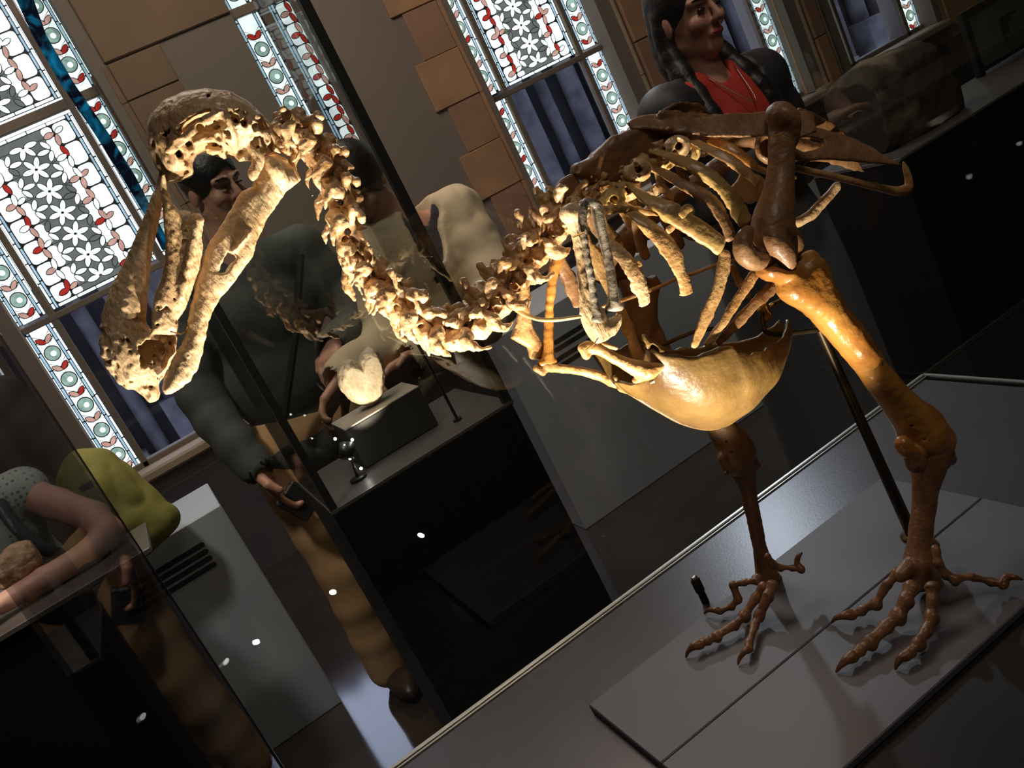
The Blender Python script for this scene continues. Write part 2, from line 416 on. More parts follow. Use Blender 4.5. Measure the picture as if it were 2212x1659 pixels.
def sweep(name, pts, w, m, parent, flat=0.55, per=6, n=12, jit=0.035, seed=0, up=None, cup=0.0):
    """bone shaft: elliptical section that follows 3D points; w half widths in metres"""
    q = catmull([np.append(np.array(p, float), r) for p, r in zip(pts, w)], per)
    vs = []; M = len(q); yv = np.array([0, 1.0, 0]) if up is None else np.array(up, float)
    rg = np.random.RandomState(seed + 11)
    for i, p in enumerate(q):
        t = q[min(i + 1, M - 1)][:3] - q[max(i - 1, 0)][:3]; t /= np.linalg.norm(t) + 1e-9
        a = np.cross(t, yv); a /= np.linalg.norm(a) + 1e-9; b = np.cross(a, t)
        e = 1.0 if 0 < i < M - 1 else 0.55
        for k in range(n):
            c = 2 * PI * k / n; r = p[3] * e
            wob = 1 + jit * 2 * float(vnoise(np.array([p[0]]), np.array([k * 0.021]), np.array([p[2]]), 90, seed)[0]) + rg.uniform(-jit, jit) * 0.5
            off = a * math.cos(c) * r * wob + b * math.sin(c) * r * flat * wob + b * cup * r * (math.cos(c) ** 2)
            vs.append(p[:3] + off)
    fs = [(i * n + k, i * n + (k + 1) % n, (i + 1) * n + (k + 1) % n, (i + 1) * n + k) for i in range(M - 1) for k in range(n)]
    fs += [tuple(range(n))[::-1], tuple((M - 1) * n + k for k in range(n))]
    return mesh_obj(name, vs, fs, m, parent)
def psweep(name, pts, m, parent, **kw):
    """pts: (px, py, s, half width in px)"""
    q = [P(x, y, s) for x, y, s, w in pts]
    return sweep(name, q, [w * ppm(p) for p, (x, y, s, w) in zip(q, pts)], m, parent, **kw)
#=====SETTING=====
# ------------------------------------------------------------------ the room
def struct(name, mb, m, parent=None, smooth=False):
    o = mb.build(name, m, parent, smooth)
    if parent is None: o['kind'] = 'structure'
    return o
WY = 5.06                                    # front face of the window wall
WINS = [('window_1', 0.061, 0.46, 0.78), ('window_3', 2.855, 0.44, 0.78), ('window_4', 4.18, 0.44, 0.78), ('window_5', 5.42, 0.44, 0.78)]
NAR = (1.27, 1.60, 1.50)                      # opening for the built window reflection: x0, x1, sill
TOPZ = 3.62
cuts = [(c - h, c + h, z) for _, c, h, z in WINS] + [NAR]
cuts.sort()
wb = MB(); xp = -4.0
for x0, x1, z0 in cuts:
    wb.box(xp, x0, WY, WY + 0.45, 0, 4.2); wb.box(x0, x1, WY, WY + 0.45, 0, z0); wb.box(x0, x1, WY, WY + 0.45, TOPZ, 4.2); xp = x1
wb.box(xp, 9.0, WY, WY + 0.45, 0, 4.2)
struct('wall_back', wb, PLASTER)
struct('wall_left', MB().box(-4.2, -4.0, -3.0, 5.5, 0, 4.2), PLASTER)
struct('wall_right', MB().box(9.0, 9.2, -3.0, 5.5, 0, 4.2), PLASTER)
struct('wall_front', MB().box(-4.2, 9.2, -3.2, -3.0, 0, 4.2), PLASTER)
struct('floor', MB().box(-4.2, 9.2, -3.2, 5.5, -0.2, 0), FLOOR)
struct('ceiling', MB().box(-4.2, 9.2, -3.2, 5.5, 4.2, 4.4), CEIL)

# dressed stone around the openings: courses of alternating width, one structure per jamb
def quoins(name, xin, side, z0, z1, zs=0.0, wn=0.36, ww=0.43, m=(STONE, STONE2)):
    mb = MB(); z = z0; i = 0
    y0 = WY - 0.012
    while z < z1:
        h = 0.275; w = ww if i % 2 == 0 else wn
        a, b = (xin - w, xin - 0.085) if side < 0 else (xin + 0.085, xin + w)
        mb.bbox(a, b, y0 - (0.006 if i % 2 == 0 else 0), WY + 0.01, z + 0.001, min(z + h, z1) - 0.001, 0.004, i % 2)
        z += h; i += 1
    # splayed moulding between the block face and the glass
    for j, (o, d) in enumerate(((0.085, 0.0), (0.055, 0.04), (0.028, 0.075))):
        a, b = (xin - o, xin - o + 0.03) if side < 0 else (xin + o - 0.03, xin + o)
        zz = z0
        while zz < z1:
            mb.box(a, b, WY - 0.004 + d, WY + 0.30, zz + 0.002, min(zz + 0.55, z1) - 0.002, 1 if j == 1 else 0); zz += 0.55
    return struct(name, mb, list(m))
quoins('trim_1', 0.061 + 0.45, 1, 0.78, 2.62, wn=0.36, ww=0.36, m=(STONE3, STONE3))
quoins('trim_2', 2.855 - 0.425, -1, 0.64, 3.6, wn=0.305, ww=0.375)
tb = MB(); tb.bbox(0.59, 1.27, WY - 0.016, WY + 0.01, 2.63, 3.1, 0.006, 1)
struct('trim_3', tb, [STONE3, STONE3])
def pier(name, x0, x1, z0=0.60):
    mb = MB(); z = z0; i = 0
    while z < TOPZ:
        z2 = min(z + 0.5, TOPZ)
        mb.bbox(x0 + 0.13, x1 - 0.13, WY - 0.03, WY + 0.02, z + 0.003, z2 - 0.003, 0.006, i % 2)
        z = z2; i += 1
    for sgn, xe in ((1, x0), (-1, x1)):
        for o, d, mi in ((0.015, 0.09, 0), (0.05, 0.05, 2), (0.075, 0.03, 0), (0.105, 0.0, 2)):
            zz = 0.79
            while zz < TOPZ:
                z2 = min(zz + 0.62, TOPZ)
                xa = xe + sgn * o
                mb.tube([(xa, WY - 0.005 + d, zz + 0.002), (xa, WY - 0.005 + d, z2 - 0.002)], 0.020 if mi == 0 else 0.014, 10, mi); zz = z2
        mb.bbox(min(xe, xe + sgn * 0.13), max(xe, xe + sgn * 0.13), WY - 0.05, WY + 0.1, 0.70, 0.80, 0.01, 2)
    return struct(name, mb, [STONE, STONE2, PALESTONE])
pier('trim_4', 3.30, 3.735); pier('trim_5', 4.62, 4.98)
quoins('trim_6', 5.42 + 0.45, 1, 0.64, 3.6, wn=0.4, ww=0.5)
sb = MB()
for x0, x1 in ((-0.62, 0.62), (2.38, 3.34), (3.70, 4.66), (4.94, 5.92)): sb.bbox(x0, x1, WY - 0.07, WY + 0.2, 0.73, 0.785, 0.012)
struct('trim_7', sb, PALESTONE)
lb = MB(); lb.box(-4.0, 9.0, WY - 0.02, WY + 0.01, 0, 0.64)
struct('baseboard_back', lb, mat('dark_dado', (0.05, 0.052, 0.065), 0.6, var=(0.06, 0.058, 0.065), nscale=3))

# ------------------------------------------------------------------ leaded windows
LM = [LEAD, G_WHITE, G_BLUE, G_RED, G_PINK, G_GREY, G_GREEN]
def ellp(cx, cz, rx, rz, ang=0, n=14, lens=False):
    out = []
    for k in range(n):
        t = 2 * PI * k / n; x = math.cos(t) * rx; z = math.sin(t) * rz
        if lens: x = rx * math.cos(t); z = rz * math.sin(t) * (1 - 0.25 * abs(math.cos(t)) ** 3)
        out.append((cx + x * math.cos(ang) - z * math.sin(ang), cz + x * math.sin(ang) + z * math.cos(ang)))
    return out
def rr(x0, x1, z0, z1, r):
    o = []
    for cx, cz, a0 in ((x1 - r, z1 - r, 0), (x0 + r, z1 - r, 90), (x0 + r, z0 + r, 180), (x1 - r, z0 + r, 270)):
        for a in (0, 30, 60, 90):
            t = math.radians(a0 + a); o.append((cx + r * math.cos(t), cz + r * math.sin(t)))
    return o
class Leaded:
    def __init__(s, y): s.mb = MB(); s.y = y
    def poly(s, p, mi, layer=1):
        y = s.y - layer * 0.0016
        # shoelace: keep normals towards the room (-y)
        ar = sum(p[i][0] * p[(i + 1) % len(p)][1] - p[(i + 1) % len(p)][0] * p[i][1] for i in range(len(p)))
        if ar < 0: p = p[::-1]
        s.mb.add([(x, y, z) for x, z in p], [tuple(range(len(p)))], mi)
    def leaf(s, cx, cz, l, w, ang, mi, layer=2):
        s.poly(ellp(cx, cz, l + 0.004, w + 0.004, ang, lens=True), 0, layer); s.poly(ellp(cx, cz, l, w, ang, lens=True), mi, layer + 1)
    def back(s, x0, x1, z0, z1): s.mb.box(x0, x1, s.y, s.y + 0.006, z0, z1, 0)
    def dashes(s, x, w, z0, z1, step=0.1, mi=2, ph=0.0):
        z = z0 + ph * step - step
        while z < z1:
            a = max(z, z0) + 0.003; b = min(z + step, z1) - 0.003
            if b - a > 0.008: s.poly(rr(x - w / 2, x + w / 2, a, b, w * 0.3), mi)
            z += step
    def border(s, cx, side, z0, z1, step=0.151, z_ref=0.0):
        """strip of roundels and chevron leaves, flanked by thin bars"""
        s.back(cx - 0.075, cx + 0.075, z0, z1)
        for o, st, mi, ph in ((-0.067, 0.12, 1, .2), (-0.053, 0.10, 2, .6), (0.053, 0.11, 2, .1), (0.067, 0.13, 1, .5)):
            s.dashes(cx + o, 0.0105, z0, z1, st, mi, ph)
        k = math.floor((z0 - z_ref) / step) - 1
        z = z_ref + k * step
        while z < z1 + step:
            for q, mi in ((rr(cx - 0.043, cx + 0.043, z - step / 2 + 0.003, z + step / 2 - 0.003, 0.006), 1),):
                a = max(z - step / 2 + 0.003, z0); b = min(z + step / 2 - 0.003, z1)
                if b - a > 0.01: s.poly([(cx - 0.043, a), (cx + 0.043, a), (cx + 0.043, b), (cx - 0.043, b)], 1)
            if z0 + 0.035 < z < z1 - 0.035:
                s.poly(ellp(cx, z, 0.041, 0.041), 0, 2); s.poly(ellp(cx, z, 0.036, 0.036), 6, 3)
                s.poly(ellp(cx + 0.004, z - 0.003, 0.014, 0.014), 1, 4)
            zz = z + step / 2
            if z0 + 0.035 < zz < z1 - 0.03:
                for sg in (-1, 1):
                    s.leaf(cx + sg * 0.019, zz - 0.002, 0.024, 0.011, sg * math.radians(42), random.choice((3, 4, 4)), 2)
                    s.poly([(cx, zz - 0.036), (cx + sg * 0.003, zz - 0.036), (cx + sg * 0.042, zz - 0.002), (cx + sg * 0.042, zz - 0.006)], 0, 2)
                    s.poly([(cx, zz + 0.006), (cx + sg * 0.003, zz + 0.006), (cx + sg * 0.042, zz + 0.036), (cx + sg * 0.042, zz + 0.032)], 0, 2)
            z += step
    def panel(s, cx, hw, z0, z1, z_ref=0.0, red=0.6):
        s.back(cx - hw, cx + hw, z0, z1)
        for sg in (-1, 1):
            s.dashes(cx + sg * (hw - 0.008), 0.011, z0, z1, 0.11, 1, 0.3); s.dashes(cx + sg * (hw - 0.023), 0.010, z0, z1, 0.09, 2, 0.7)
        for zz in (z0 + 0.010, z1 - 0.010):
            for k in range(5):
                w = 2 * (hw - 0.032) / 5; xa = cx - hw + 0.032 + k * w
                s.poly(rr(xa + 0.002, xa + w - 0.002, zz - 0.007, zz + 0.007, 0.003), 1)
        st = 0.1165; e = hw - 0.034
        k0 = math.floor((z0 - z_ref) / st) - 1; n = int((z1 - z0) / st) + 4
        a0, b0 = z0 + 0.022, z1 - 0.022
        s.poly([(cx - 0.118, a0), (cx + 0.118, a0), (cx + 0.118, b0), (cx - 0.118, b0)], 5)
        def blob(x0, x1, a, b, mi=1):
            a = max(a, a0); b = min(b, b0)
            if b - a > 0.02: s.poly(rr(x0, x1, a, b, min(0.02, (b - a) * .4, (x1 - x0) * .42)), mi, 2)
        for i in range(n):
            z = z_ref + (k0 + i) * st
            if a0 + 0.02 < z < b0 - 0.02:
                for sg in (-1, 1):
                    s.poly([(cx, z - 0.0015), (cx + sg * 0.116, z - 0.0015), (cx + sg * 0.116, z + 0.0015), (cx, z + 0.0015)], 0, 2)
                    for an, r0, l in ((0, .037, .031), (58.5, .034, .029), (-58.5, .034, .029)):
                        px, pz = cx + sg * r0 * math.cos(math.radians(an)), z + r0 * math.sin(math.radians(an))
                        if a0 < pz - .02 and pz + .02 < b0: s.leaf(px, pz, l, 0.0125, sg * math.radians(an), 1, 3)
                    for px, pz, an, l in ((.071, st / 2, 0, .030), (.095, .030, 58, .026), (.095, -.030, -58, .026)):
                        if a0 < z + pz - .02 and z + pz + .02 < b0: s.leaf(cx + sg * px, z + pz, l, 0.0115, sg * math.radians(an), random.choice((1, 1, 5)), 3)
            for sg in (-1, 1):
                vx = cx + sg * 0.163
                xs = sorted((cx + sg * 0.108, vx - sg * 0.004)); blob(xs[0], xs[1], z + 0.004, z + st - 0.004)
                xs = sorted((vx + sg * 0.004, cx + sg * e)); blob(xs[0], xs[1], z + 0.060, z + st + 0.052)
                for h, aa in ((0.028, 0.22), (0.087, -0.22)):
                    zz = z + h
                    if a0 + 0.03 < zz < b0 - 0.03: s.leaf(vx, zz, 0.028, 0.0115, PI / 2 + aa * sg, random.choices((3, 4, 1), (red, 0.5, 0.35))[0], 4)
                d = -sg if (i % 2 == 0) else sg
                if a0 + 0.03 < z < b0 - 0.03: s.leaf(vx - 0.029, z + 0.004, 0.026, 0.013, 0.15, random.choices((3, 4, 1), (red, 0.4, 0.3))[0], 4)
                if a0 + 0.03 < z < b0 - 0.03 and i % 2 == 0: s.leaf(vx + 0.027, z + 0.012, 0.023, 0.011, 0.35, random.choice((4, 1)), 4)
    def build(s, name, parent): return s.mb.build(name, LM, parent)
def window(name, cx, hw, sill, red):
    root = bpy.data.objects.new(name, None); root.location = (cx, WY + 0.15, sill); link(root); root['kind'] = 'structure'
    y = WY + 0.15; k = hw / 0.45; pw = 0.275 * k; bc = 0.385 * k
    L = Leaded(y); L.panel(cx, pw, 1.70, 2.52, 1.637, red); L.panel(cx, pw, 2.60, 3.60, 2.56, red); L.build('leaded_panel', root)
    for sg in (-1, 1):
        L = Leaded(y)
        for a, b in ((sill, 1.655), (1.70, 2.53), (2.585, 3.6)): L.border(cx + sg * bc, sg, a, b, z_ref=0.005)
        L.build('leaded_border', root)
    fr = MB()
    for sg in (-1, 1): fr.bbox(cx + sg * 0.293 * k - 0.016, cx + sg * 0.293 * k + 0.016, y - 0.03, y + 0.01, sill, TOPZ, 0.004)
    fr.bbox(cx - hw, cx + hw, y - 0.032, y + 0.012, 1.652, 1.685, 0.004); fr.bbox(cx - hw, cx + hw, y - 0.028, y + 0.012, 2.535, 2.585, 0.004)
    fr.bbox(cx - hw, cx + hw, y - 0.03, y + 0.012, sill, sill + 0.035, 0.004)
    fr.build('window_frame', MULL, root)
    MB().box(cx - pw, cx + pw, y, y + 0.004, sill + 0.03, 1.655).build('clear_pane', PANE, root)
    return root
for nm, cx, hw, sill in WINS: window(nm, cx, hw, sill, 0.9 if nm == 'window_3' else 0.12)
# a window's reflection built as narrow leaded glass between the first and third window
root = bpy.data.objects.new('window_reflection', None); root.location = (1.43, WY + 0.1, 1.5); link(root); root['kind'] = 'structure'
L = Leaded(WY + 0.06); L.border(1.345, -1, 1.52, 2.60, z_ref=0.155); L.border(1.345, -1, 2.65, 3.6, z_ref=0.155)
L.back(1.42, 1.60, 1.52, 3.6)
L.dashes(1.485, 0.013, 1.52, 3.6, 0.11, 2); L.dashes(1.503, 0.012, 1.52, 3.6, 0.09, 2, 0.5)
for k in range(17):
    z = 1.60 + k * 0.1165
    L.poly(rr(1.515, 1.597, z - 0.05, z + 0.06, 0.02), 1, 2); L.leaf(1.545, z, 0.026, 0.013, 0.1, random.choice((3, 4)), 3)
    for h in (0.03, 0.088): L.leaf(1.578, z + h, 0.028, 0.011, PI / 2 + 0.2, random.choice((3, 4, 4)), 3)
L.build('leaded_border', root)  # here the glass of the built window reflection
fr = MB(); fr.bbox(1.43, 1.475, WY + 0.03, WY + 0.07, 1.5, TOPZ, 0.004); fr.bbox(1.27, 1.60, WY + 0.03, WY + 0.07, 2.60, 2.65, 0.004)
fr.build('window_frame', MULL, root)  # here the frame of the built window reflection

# the building seen dimly through the clear lower panes
fb = thing('stone_building', 'dark weathered stone parapet with close set columns outside the clear lower panes', 'building', (2.5, 7.2, 0))
MB().box(-4, 10, 7.3, 7.8, -0.5, 1.95).build('facade', OUTDARK, fb)
for i, x in enumerate(np.arange(-2.6, 9.0, 0.27)):
    c = MB(); w = 0.055 + 0.03 * ((i * 7) % 3)
    c.tube([(x, 7.2, -0.5), (x, 7.2, 1.9)], w, 16)
    c.box(x - w - .05, x + w + .05, 7.0, 7.4, -0.5, 0.35 + 0.25 * ((i * 5) % 3))
    c.build('column', OUTSTONE, fb, smooth=False)
#=====CASES=====
# ------------------------------------------------------------------ the dodo's display case
DZ = 0.95
case = thing('display_case', 'glass display case with dark metal floor holding the bird skeleton', 'display case', (0.4, 0.75, 0))
MB().bbox(-0.10, 0.915, 0.46, 1.0, 0.0, DZ - 0.03, 0.004).build('plinth', BLACKP, case)
MB().bbox(-0.10, 0.92, 0.574, 1.005, DZ - 0.03, DZ, 0.0015).build('deck', DECK, case)
MB().bbox(-0.10, 0.92, 0.44, 0.572, DZ - 0.03, DZ + 0.004, 0.0015).build('front_rail', BLACKP, case)
t = MB(); t.bbox(-0.10, 0.93, 1.010, 1.016, DZ - 0.03, DZ + 0.004, 0.001); t.bbox(-0.10, 0.926, 1.0055, 1.008, DZ - 0.03, DZ + 0.002, 0.0005)
t.bbox(0.925, 0.931, 0.45, 1.016, DZ - 0.03, DZ + 0.004, 0.001)
t.build('metal_trim', ALU, case)
MB().box(-0.094, 0.93, 1.0082, 1.0095, DZ + 0.002, 2.15).build('back_pane', CLEAR, case)
MB().box(0.9232, 0.9245, 0.46, 1.008, DZ + 0.002, 2.15).build('right_pane', CLEAR, case)
MB().box(-0.0985, -0.0955, 0.46, 1.0095, DZ + 0.002, 2.15).build('left_pane', TINT, case)
MB().box(-0.0955, -0.0940, 1.0060, 1.0078, DZ + 0.002, 2.15).build('corner_seal', BLACKM, case)

b = MB().bbox(0.208, 0.673, 0.7178, 0.861, DZ + 0.0002, DZ + 0.012, 0.0012).build('display_board', BOARD)
tag(b, 'pale grey display board on the deck, the back one, under the far foot', 'board')
b = MB().bbox(0.208, 0.673, 0.572, 0.7163, DZ + 0.0042, DZ + 0.012, 0.0012).build('display_board', BOARD)
tag(b, 'pale grey display board on the deck, the front one, under the near foot', 'board')

# little stand left on the deck
pg = thing('lamp_stem', 'small black stem with a silver tip standing on the deck left of the far foot', 'lamp stem', tuple(at_z(1524, 1300, DZ)))
px, py, _ = at_z(1524, 1300, DZ)
MB().tube([(px, py, DZ), (px, py, DZ + 0.016), (px, py, DZ + 0.0165), (px, py, DZ + 0.032)], [0.0046, 0.0046, 0.0058, 0.0058], 20).build('stem', BLACKM, pg, True)
MB().tube([(px, py, DZ + 0.032), (px, py, DZ + 0.036), (px, py, DZ + 0.037)], [0.0040, 0.0040, 0.003], 20).build('silver_tip', ALU, pg, True)

# uplights on the front rail
for i, (l, tg) in enumerate(zip(UPL, UPT)):
    up = thing('spotlight', 'small black spotlight', 'spotlight', (l[0], l[1], DZ), 'uplights along the front rail')
    up['label'] = 'small black spotlight on the front rail of the skeleton case, ' + ('furthest left', 'second from left', 'third from left', 'nearest the feet')[i]
    d = np.array(tg) - np.array(l); d /= np.linalg.norm(d); c = np.array(l)
    MB().tube([(l[0], l[1], DZ + 0.0002), (l[0], l[1], DZ + 0.008)], 0.012, 20).tube([(l[0], l[1], DZ + 0.008), tuple(c - d * 0.012)], 0.003, 12).build('stem', BLACKM, up, True)
    MB().tube([c - d * 0.022, c - d * 0.02, c + d * 0.006], [0.007, 0.0085, 0.0085], 20).build('lamp_head', BLACKM, up, True)
    MB().tube([c + d * 0.0062, c + d * 0.0075], 0.0055, 16).build('lens', LED, up)

# ------------------------------------------------------------------ neighbouring cases
def plinth_case(name, label, x0, x1, y0, y1, top=1.0, posts=(), glass_to=2.3, z=0.95, left_to=2.3):
    c = thing(name, label, 'display case', ((x0 + x1) / 2, (y0 + y1) / 2, 0))
    MB().bbox(x0, x1, y0, y1, 0.0, z - 0.012, 0.003).build('plinth', BLACKP, c)
    MB().bbox(x0 - 0.002, x1 + 0.002, y0 - 0.002, y1 + 0.002, z - 0.012, z, 0.0015).build('deck', mat('case_deck', (0.09, 0.083, 0.085), 0.45), c)
    e = MB(); e.box(x0 - 0.004, x1 + 0.004, y0 - 0.006, y0 - 0.002, z - 0.006, z + 0.001)
    e.build('metal_trim', ALU, c)
    for xx, yy, w in posts:
        MB().bbox(xx - w, xx + w, yy - w, yy + w, z, glass_to if xx > x0 + 0.1 else left_to, 0.001).build('corner_post', BLACKM, c)
    g = 0.004
    MB().box(x0 + g, x1 - g, y0, y0 + 0.002, z + 0.001, glass_to).build('front_pane', ARGLASS, c)
    MB().box(x0 + g, x1 - g, y1 - 0.004, y1 - 0.002, z + 0.001, glass_to).build('back_pane', ARGLASS, c)
    MB().box(x0, x0 + 0.002, y0 + g, y1 - g, z + 0.001, left_to).build('side_pane', ARGLASS, c)
    MB().box(x1 - 0.002, x1, y0 + g, y1 - g, z + 0.001, glass_to).build('side_pane', ARGLASS, c)
    return c
shell_case = plinth_case('display_case', 'black plinth case with tall black corner posts holding the heart shaped shell', 0.182, 0.683, 2.058, 2.46,
                         posts=((0.190, 2.066, 0.009), (0.675, 2.066, 0.011)), left_to=1.555)
MB().tube([(0.568, 2.155, 0.95), (0.568, 2.155, 0.956)], 0.012, 16).tube([(0.568, 2.155, 0.956), (0.568, 2.155, 1.35)], 0.004, 10).build('inner_rod', BLACKM, shell_case)
rock_case = plinth_case('display_case', 'wide black plinth case with glass top holding the dark boulder at right', 2.078, 4.2, 2.059, 2.42)

blk = MB().bbox(0.320, 0.535, 2.215, 2.36, 0.9505, 1.060, 0.003); blk.bbox(0.320, 0.535, 2.214, 2.361, 1.060, 1.064, 0.001, 1)
o = blk.build('display_block', [mat('charcoal_block', (0.035, 0.033, 0.032), 0.6), mat('block_top', (0.34, 0.30, 0.26), 0.6)])
tag(o, 'low charcoal block with a pale top edge under the heart shaped shell', 'block')

# heart shaped shell
SHY = 2.29
def shc(px, py): return at_y(px, py, SHY)
k = ppm(shc(785, 820))
v = Vol(*bounds([shc(715, 740), shc(850, 740), shc(715, 900), shc(850, 900)], 0.035), 0.0022)
up = np.array([0, 0, 1.0])
def axes_px(dx, dy):
    """in-plane axes with the first along a pixel direction"""
    a = shc(785 + dx, 820 + dy) - shc(785, 820); a[1] = 0; a /= np.linalg.norm(a); c = np.array([a[2], 0, -a[0]])
    return [a, c, np.array([0, 1.0, 0])]
v.ell(shc(801, 814), (64 * k, 30 * k, 38 * k), axes_px(0, -60), 0.002)
v.ell(shc(765, 824), (48 * k, 33 * k, 36 * k), axes_px(-20, -46), 0.002)
v.ell(shc(790, 848), (30 * k, 34 * k, 34 * k), axes_px(0, 10), 0.012)
v.noise(0.0012, 60, 3, True); v.noise(0.0015, 160, 5)
o = v.build('heart_shell', mat('ivory_shell', (0.62, 0.50, 0.36), 0.5, var=(0.42, 0.31, 0.20), nscale=34, bump=0.5, bscale=110))
base = o; tag(o, 'ivory heart shaped fossil shell on the charcoal block in the middle case', 'shell')
mz = min(q.co.z for q in o.data.vertices)
o.location.z += 1.0641 - mz
# spotlight inside that case
sp = thing('case_spotlight', 'small dark spotlight with bright bulbs on the deck left of the charcoal block', 'spotlight', tuple(at_z(775, 1035, 0.9505)))
q0 = at_z(775, 1035, 0.9505); hd = at_y(750, 965, q0[1])
MB().tube([q0, q0 + np.array([0, 0, 0.006])], 0.022, 20).tube([q0 + np.array([0, 0, .006]), hd - np.array([0, 0, 0.01])], 0.004, 10).build('stem', BLACKM, sp, True)
dd = shc(785, 800) - hd; dd = np.array([dd[0] * 0.6, 0.5 * dd[1], abs(dd[2])]); dd /= np.linalg.norm(dd)
MB().tube([hd - dd * 0.03, hd - dd * 0.028, hd + dd * 0.008], [0.014, 0.019, 0.019], 20).build('lamp_head', BLACKM, sp, True)
for a, b in ((724, 948), (745, 962), (761, 950), (780, 1012), (756, 990)):
    q = at_y(a, b, q0[1] - 0.012)
    vs = MB()
    for kk in range(5):
        an = math.pi * (kk - 2) / 5.0
    vs.tube([q + np.array([0, 0, z * 0.0035]) for z in (-1, -.7, 0, .7, 1)], [0.0008, 0.0028, 0.0035, 0.0028, 0.0008], 12).build('bulb', LED, sp, True)
add_light('shell_spot', 'SPOT', tuple(np.array([0.30, 2.08, 1.02])), 9.0, WARM, tuple(shc(785, 815)), 0.01, 36, 0.5)
add_light('shell_case_spot', 'SPOT', (0.42, 2.16, 2.2), 2.5, WARM, (0.44, 2.28, 1.0), 0.02, 42, 0.6)

# grey vented plinths against the far side
def vent_box(name, label, x0, x1, y0, y1, z1, slots):
    c = thing(name, label, 'plinth', ((x0 + x1) / 2, y0, 0))
    MB().bbox(x0, x1, y0, y1, 0.0, z1, 0.003).build('body', GREY, c)
    for (sx0, sx1, z) in slots:
        s = MB(); n = 8; h = 0.009; pts = []
        for sgn, xc in ((1, sx1), (-1, sx0)):
            for k2 in range(n + 1):
                a = -PI / 2 + PI * k2 / n
                pts.append((xc + sgn * h * math.cos(a), z + sgn * h * math.sin(a)))
        vs = [(x, y0 - 0.0012, zz) for x, zz in pts] + [(x, y0 + 0.002, zz) for x, zz in pts]; m2 = len(pts)
        s.add(vs, [tuple(range(m2)), tuple(range(m2, 2 * m2))[::-1]] + [(i, (i + 1) % m2, (i + 1) % m2 + m2, i + m2) for i in range(m2)])
        s.build('vent_slot', SLOT, c)
    return c
LB = 3.19
ls = []
for (a, b), (c2, d2) in zip(((235, 1295), (246, 1309), (256, 1323), (266, 1338)), ((437, 1178), (445, 1192), (453, 1206), (462, 1219))):
    p0 = at_y(a + 3, b, LB); p1 = at_y(c2, d2, LB); ls.append((p0[0], p1[0], (p0[2] + p1[2]) / 2))
pl = at_y(140, 1290, LB)[0]
vent_box('vented_plinth', 'grey plinth with four dark vent slots at lower left below the man with the wallet', pl, -0.0205, LB, LB + 0.45, 0.845, ls)
CBY = 3.2
cs2 = []
for (a, b), (c2, d2) in zip(((1198, 735), (1195, 757), (1202, 775), (1212, 785)), ((1290, 688), (1285, 706), (1292, 724), (1300, 738))):
    p0 = at_y(a, b, CBY); p1 = at_y(c2 + 20, d2 - 10, CBY); cs2.append((p0[0], p1[0], (p0[2] + p1[2]) / 2))
vent_box('vented_plinth', 'wide grey plinth with dark vent slots behind the skeleton breastbone', 1.098, 2.75, CBY, CBY + 0.45, 0.852, cs2)

# shelf on the left with the coral
sh = thing('shelf', 'narrow dark display ledge with pale front edge under the coral at far left', 'shelf', (-0.9, 2.65, 0))
MB().bbox(-1.9, -0.213, 2.49, 2.80, 0.985, 1.0, 0.002).build('shelf_top', mat('shelf_deck', (0.10, 0.085, 0.075), 0.4), sh)
MB().bbox(-1.9, -0.42, 2.52, 2.78, 0.0, 0.985, 0.003).build('plinth', BLACKP, sh)
c0 = at_z(62, 1293, 1.0)
v = Vol(c0 + np.array([-0.16, -0.07, -0.01]), c0 + np.array([0.08, 0.07, 0.19]), 0.003)
cp = lambda x, y: at_y(x, y, c0[1])
v.chain([cp(60, 1290), cp(62, 1262), cp(52, 1228)], [0.016, 0.014, 0.04], 0.02)
v.ell(cp(48, 1212), (0.050, 0.038, 0.045), None, 0.02); v.ell(cp(5, 1238), (0.055, 0.03, 0.024), None, 0.03); v.ell(cp(20, 1262), (0.03, 0.02, 0.014), None, 0.02)
v.cone(c0 + np.array([-.005, 0, 0.002]), c0 + np.array([-.005, 0, 0.006]), 0.022, 0.018, 0.008)
v.noise(0.004, 45, 2); v.noise(0.002, 130, 3)
o = v.build('coral', mat('pale_coral', (0.62, 0.46, 0.28), 0.7, var=(0.45, 0.30, 0.16), nscale=40, bump=0.8, bscale=120))
tag(o, 'pale lumpy piece of coral standing on the narrow ledge at far left', 'coral')
o.location.z += 1.0002 - min(q.co.z for q in o.data.vertices)
add_light('coral_spot', 'SPOT', (c0[0] - 0.2, c0[1] - 0.35, 1.9), 9.0, WARM, tuple(c0 + np.array([-.03, 0, .08])), 0.02, 26, 0.6)

# blue reflection made as a patterned strip across the first window, lit through by it
REFY = WY - 0.12
bm = mat('blue_reflection_sheet', (0.01, 0.02, 0.06), 0.6); nt = bm.node_tree; nt.nodes.clear()
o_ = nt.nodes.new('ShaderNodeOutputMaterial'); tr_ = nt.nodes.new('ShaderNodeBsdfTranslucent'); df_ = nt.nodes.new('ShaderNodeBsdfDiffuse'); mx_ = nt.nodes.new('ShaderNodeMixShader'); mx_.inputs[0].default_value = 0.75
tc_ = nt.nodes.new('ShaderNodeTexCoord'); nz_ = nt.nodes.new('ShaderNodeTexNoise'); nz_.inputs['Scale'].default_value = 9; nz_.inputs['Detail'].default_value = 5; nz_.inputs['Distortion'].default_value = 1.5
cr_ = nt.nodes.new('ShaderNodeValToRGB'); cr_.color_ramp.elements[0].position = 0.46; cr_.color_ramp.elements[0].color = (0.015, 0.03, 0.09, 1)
cr_.color_ramp.elements[1].position = 0.66; cr_.color_ramp.elements[1].color = (0.03, 0.55, 0.85, 1)
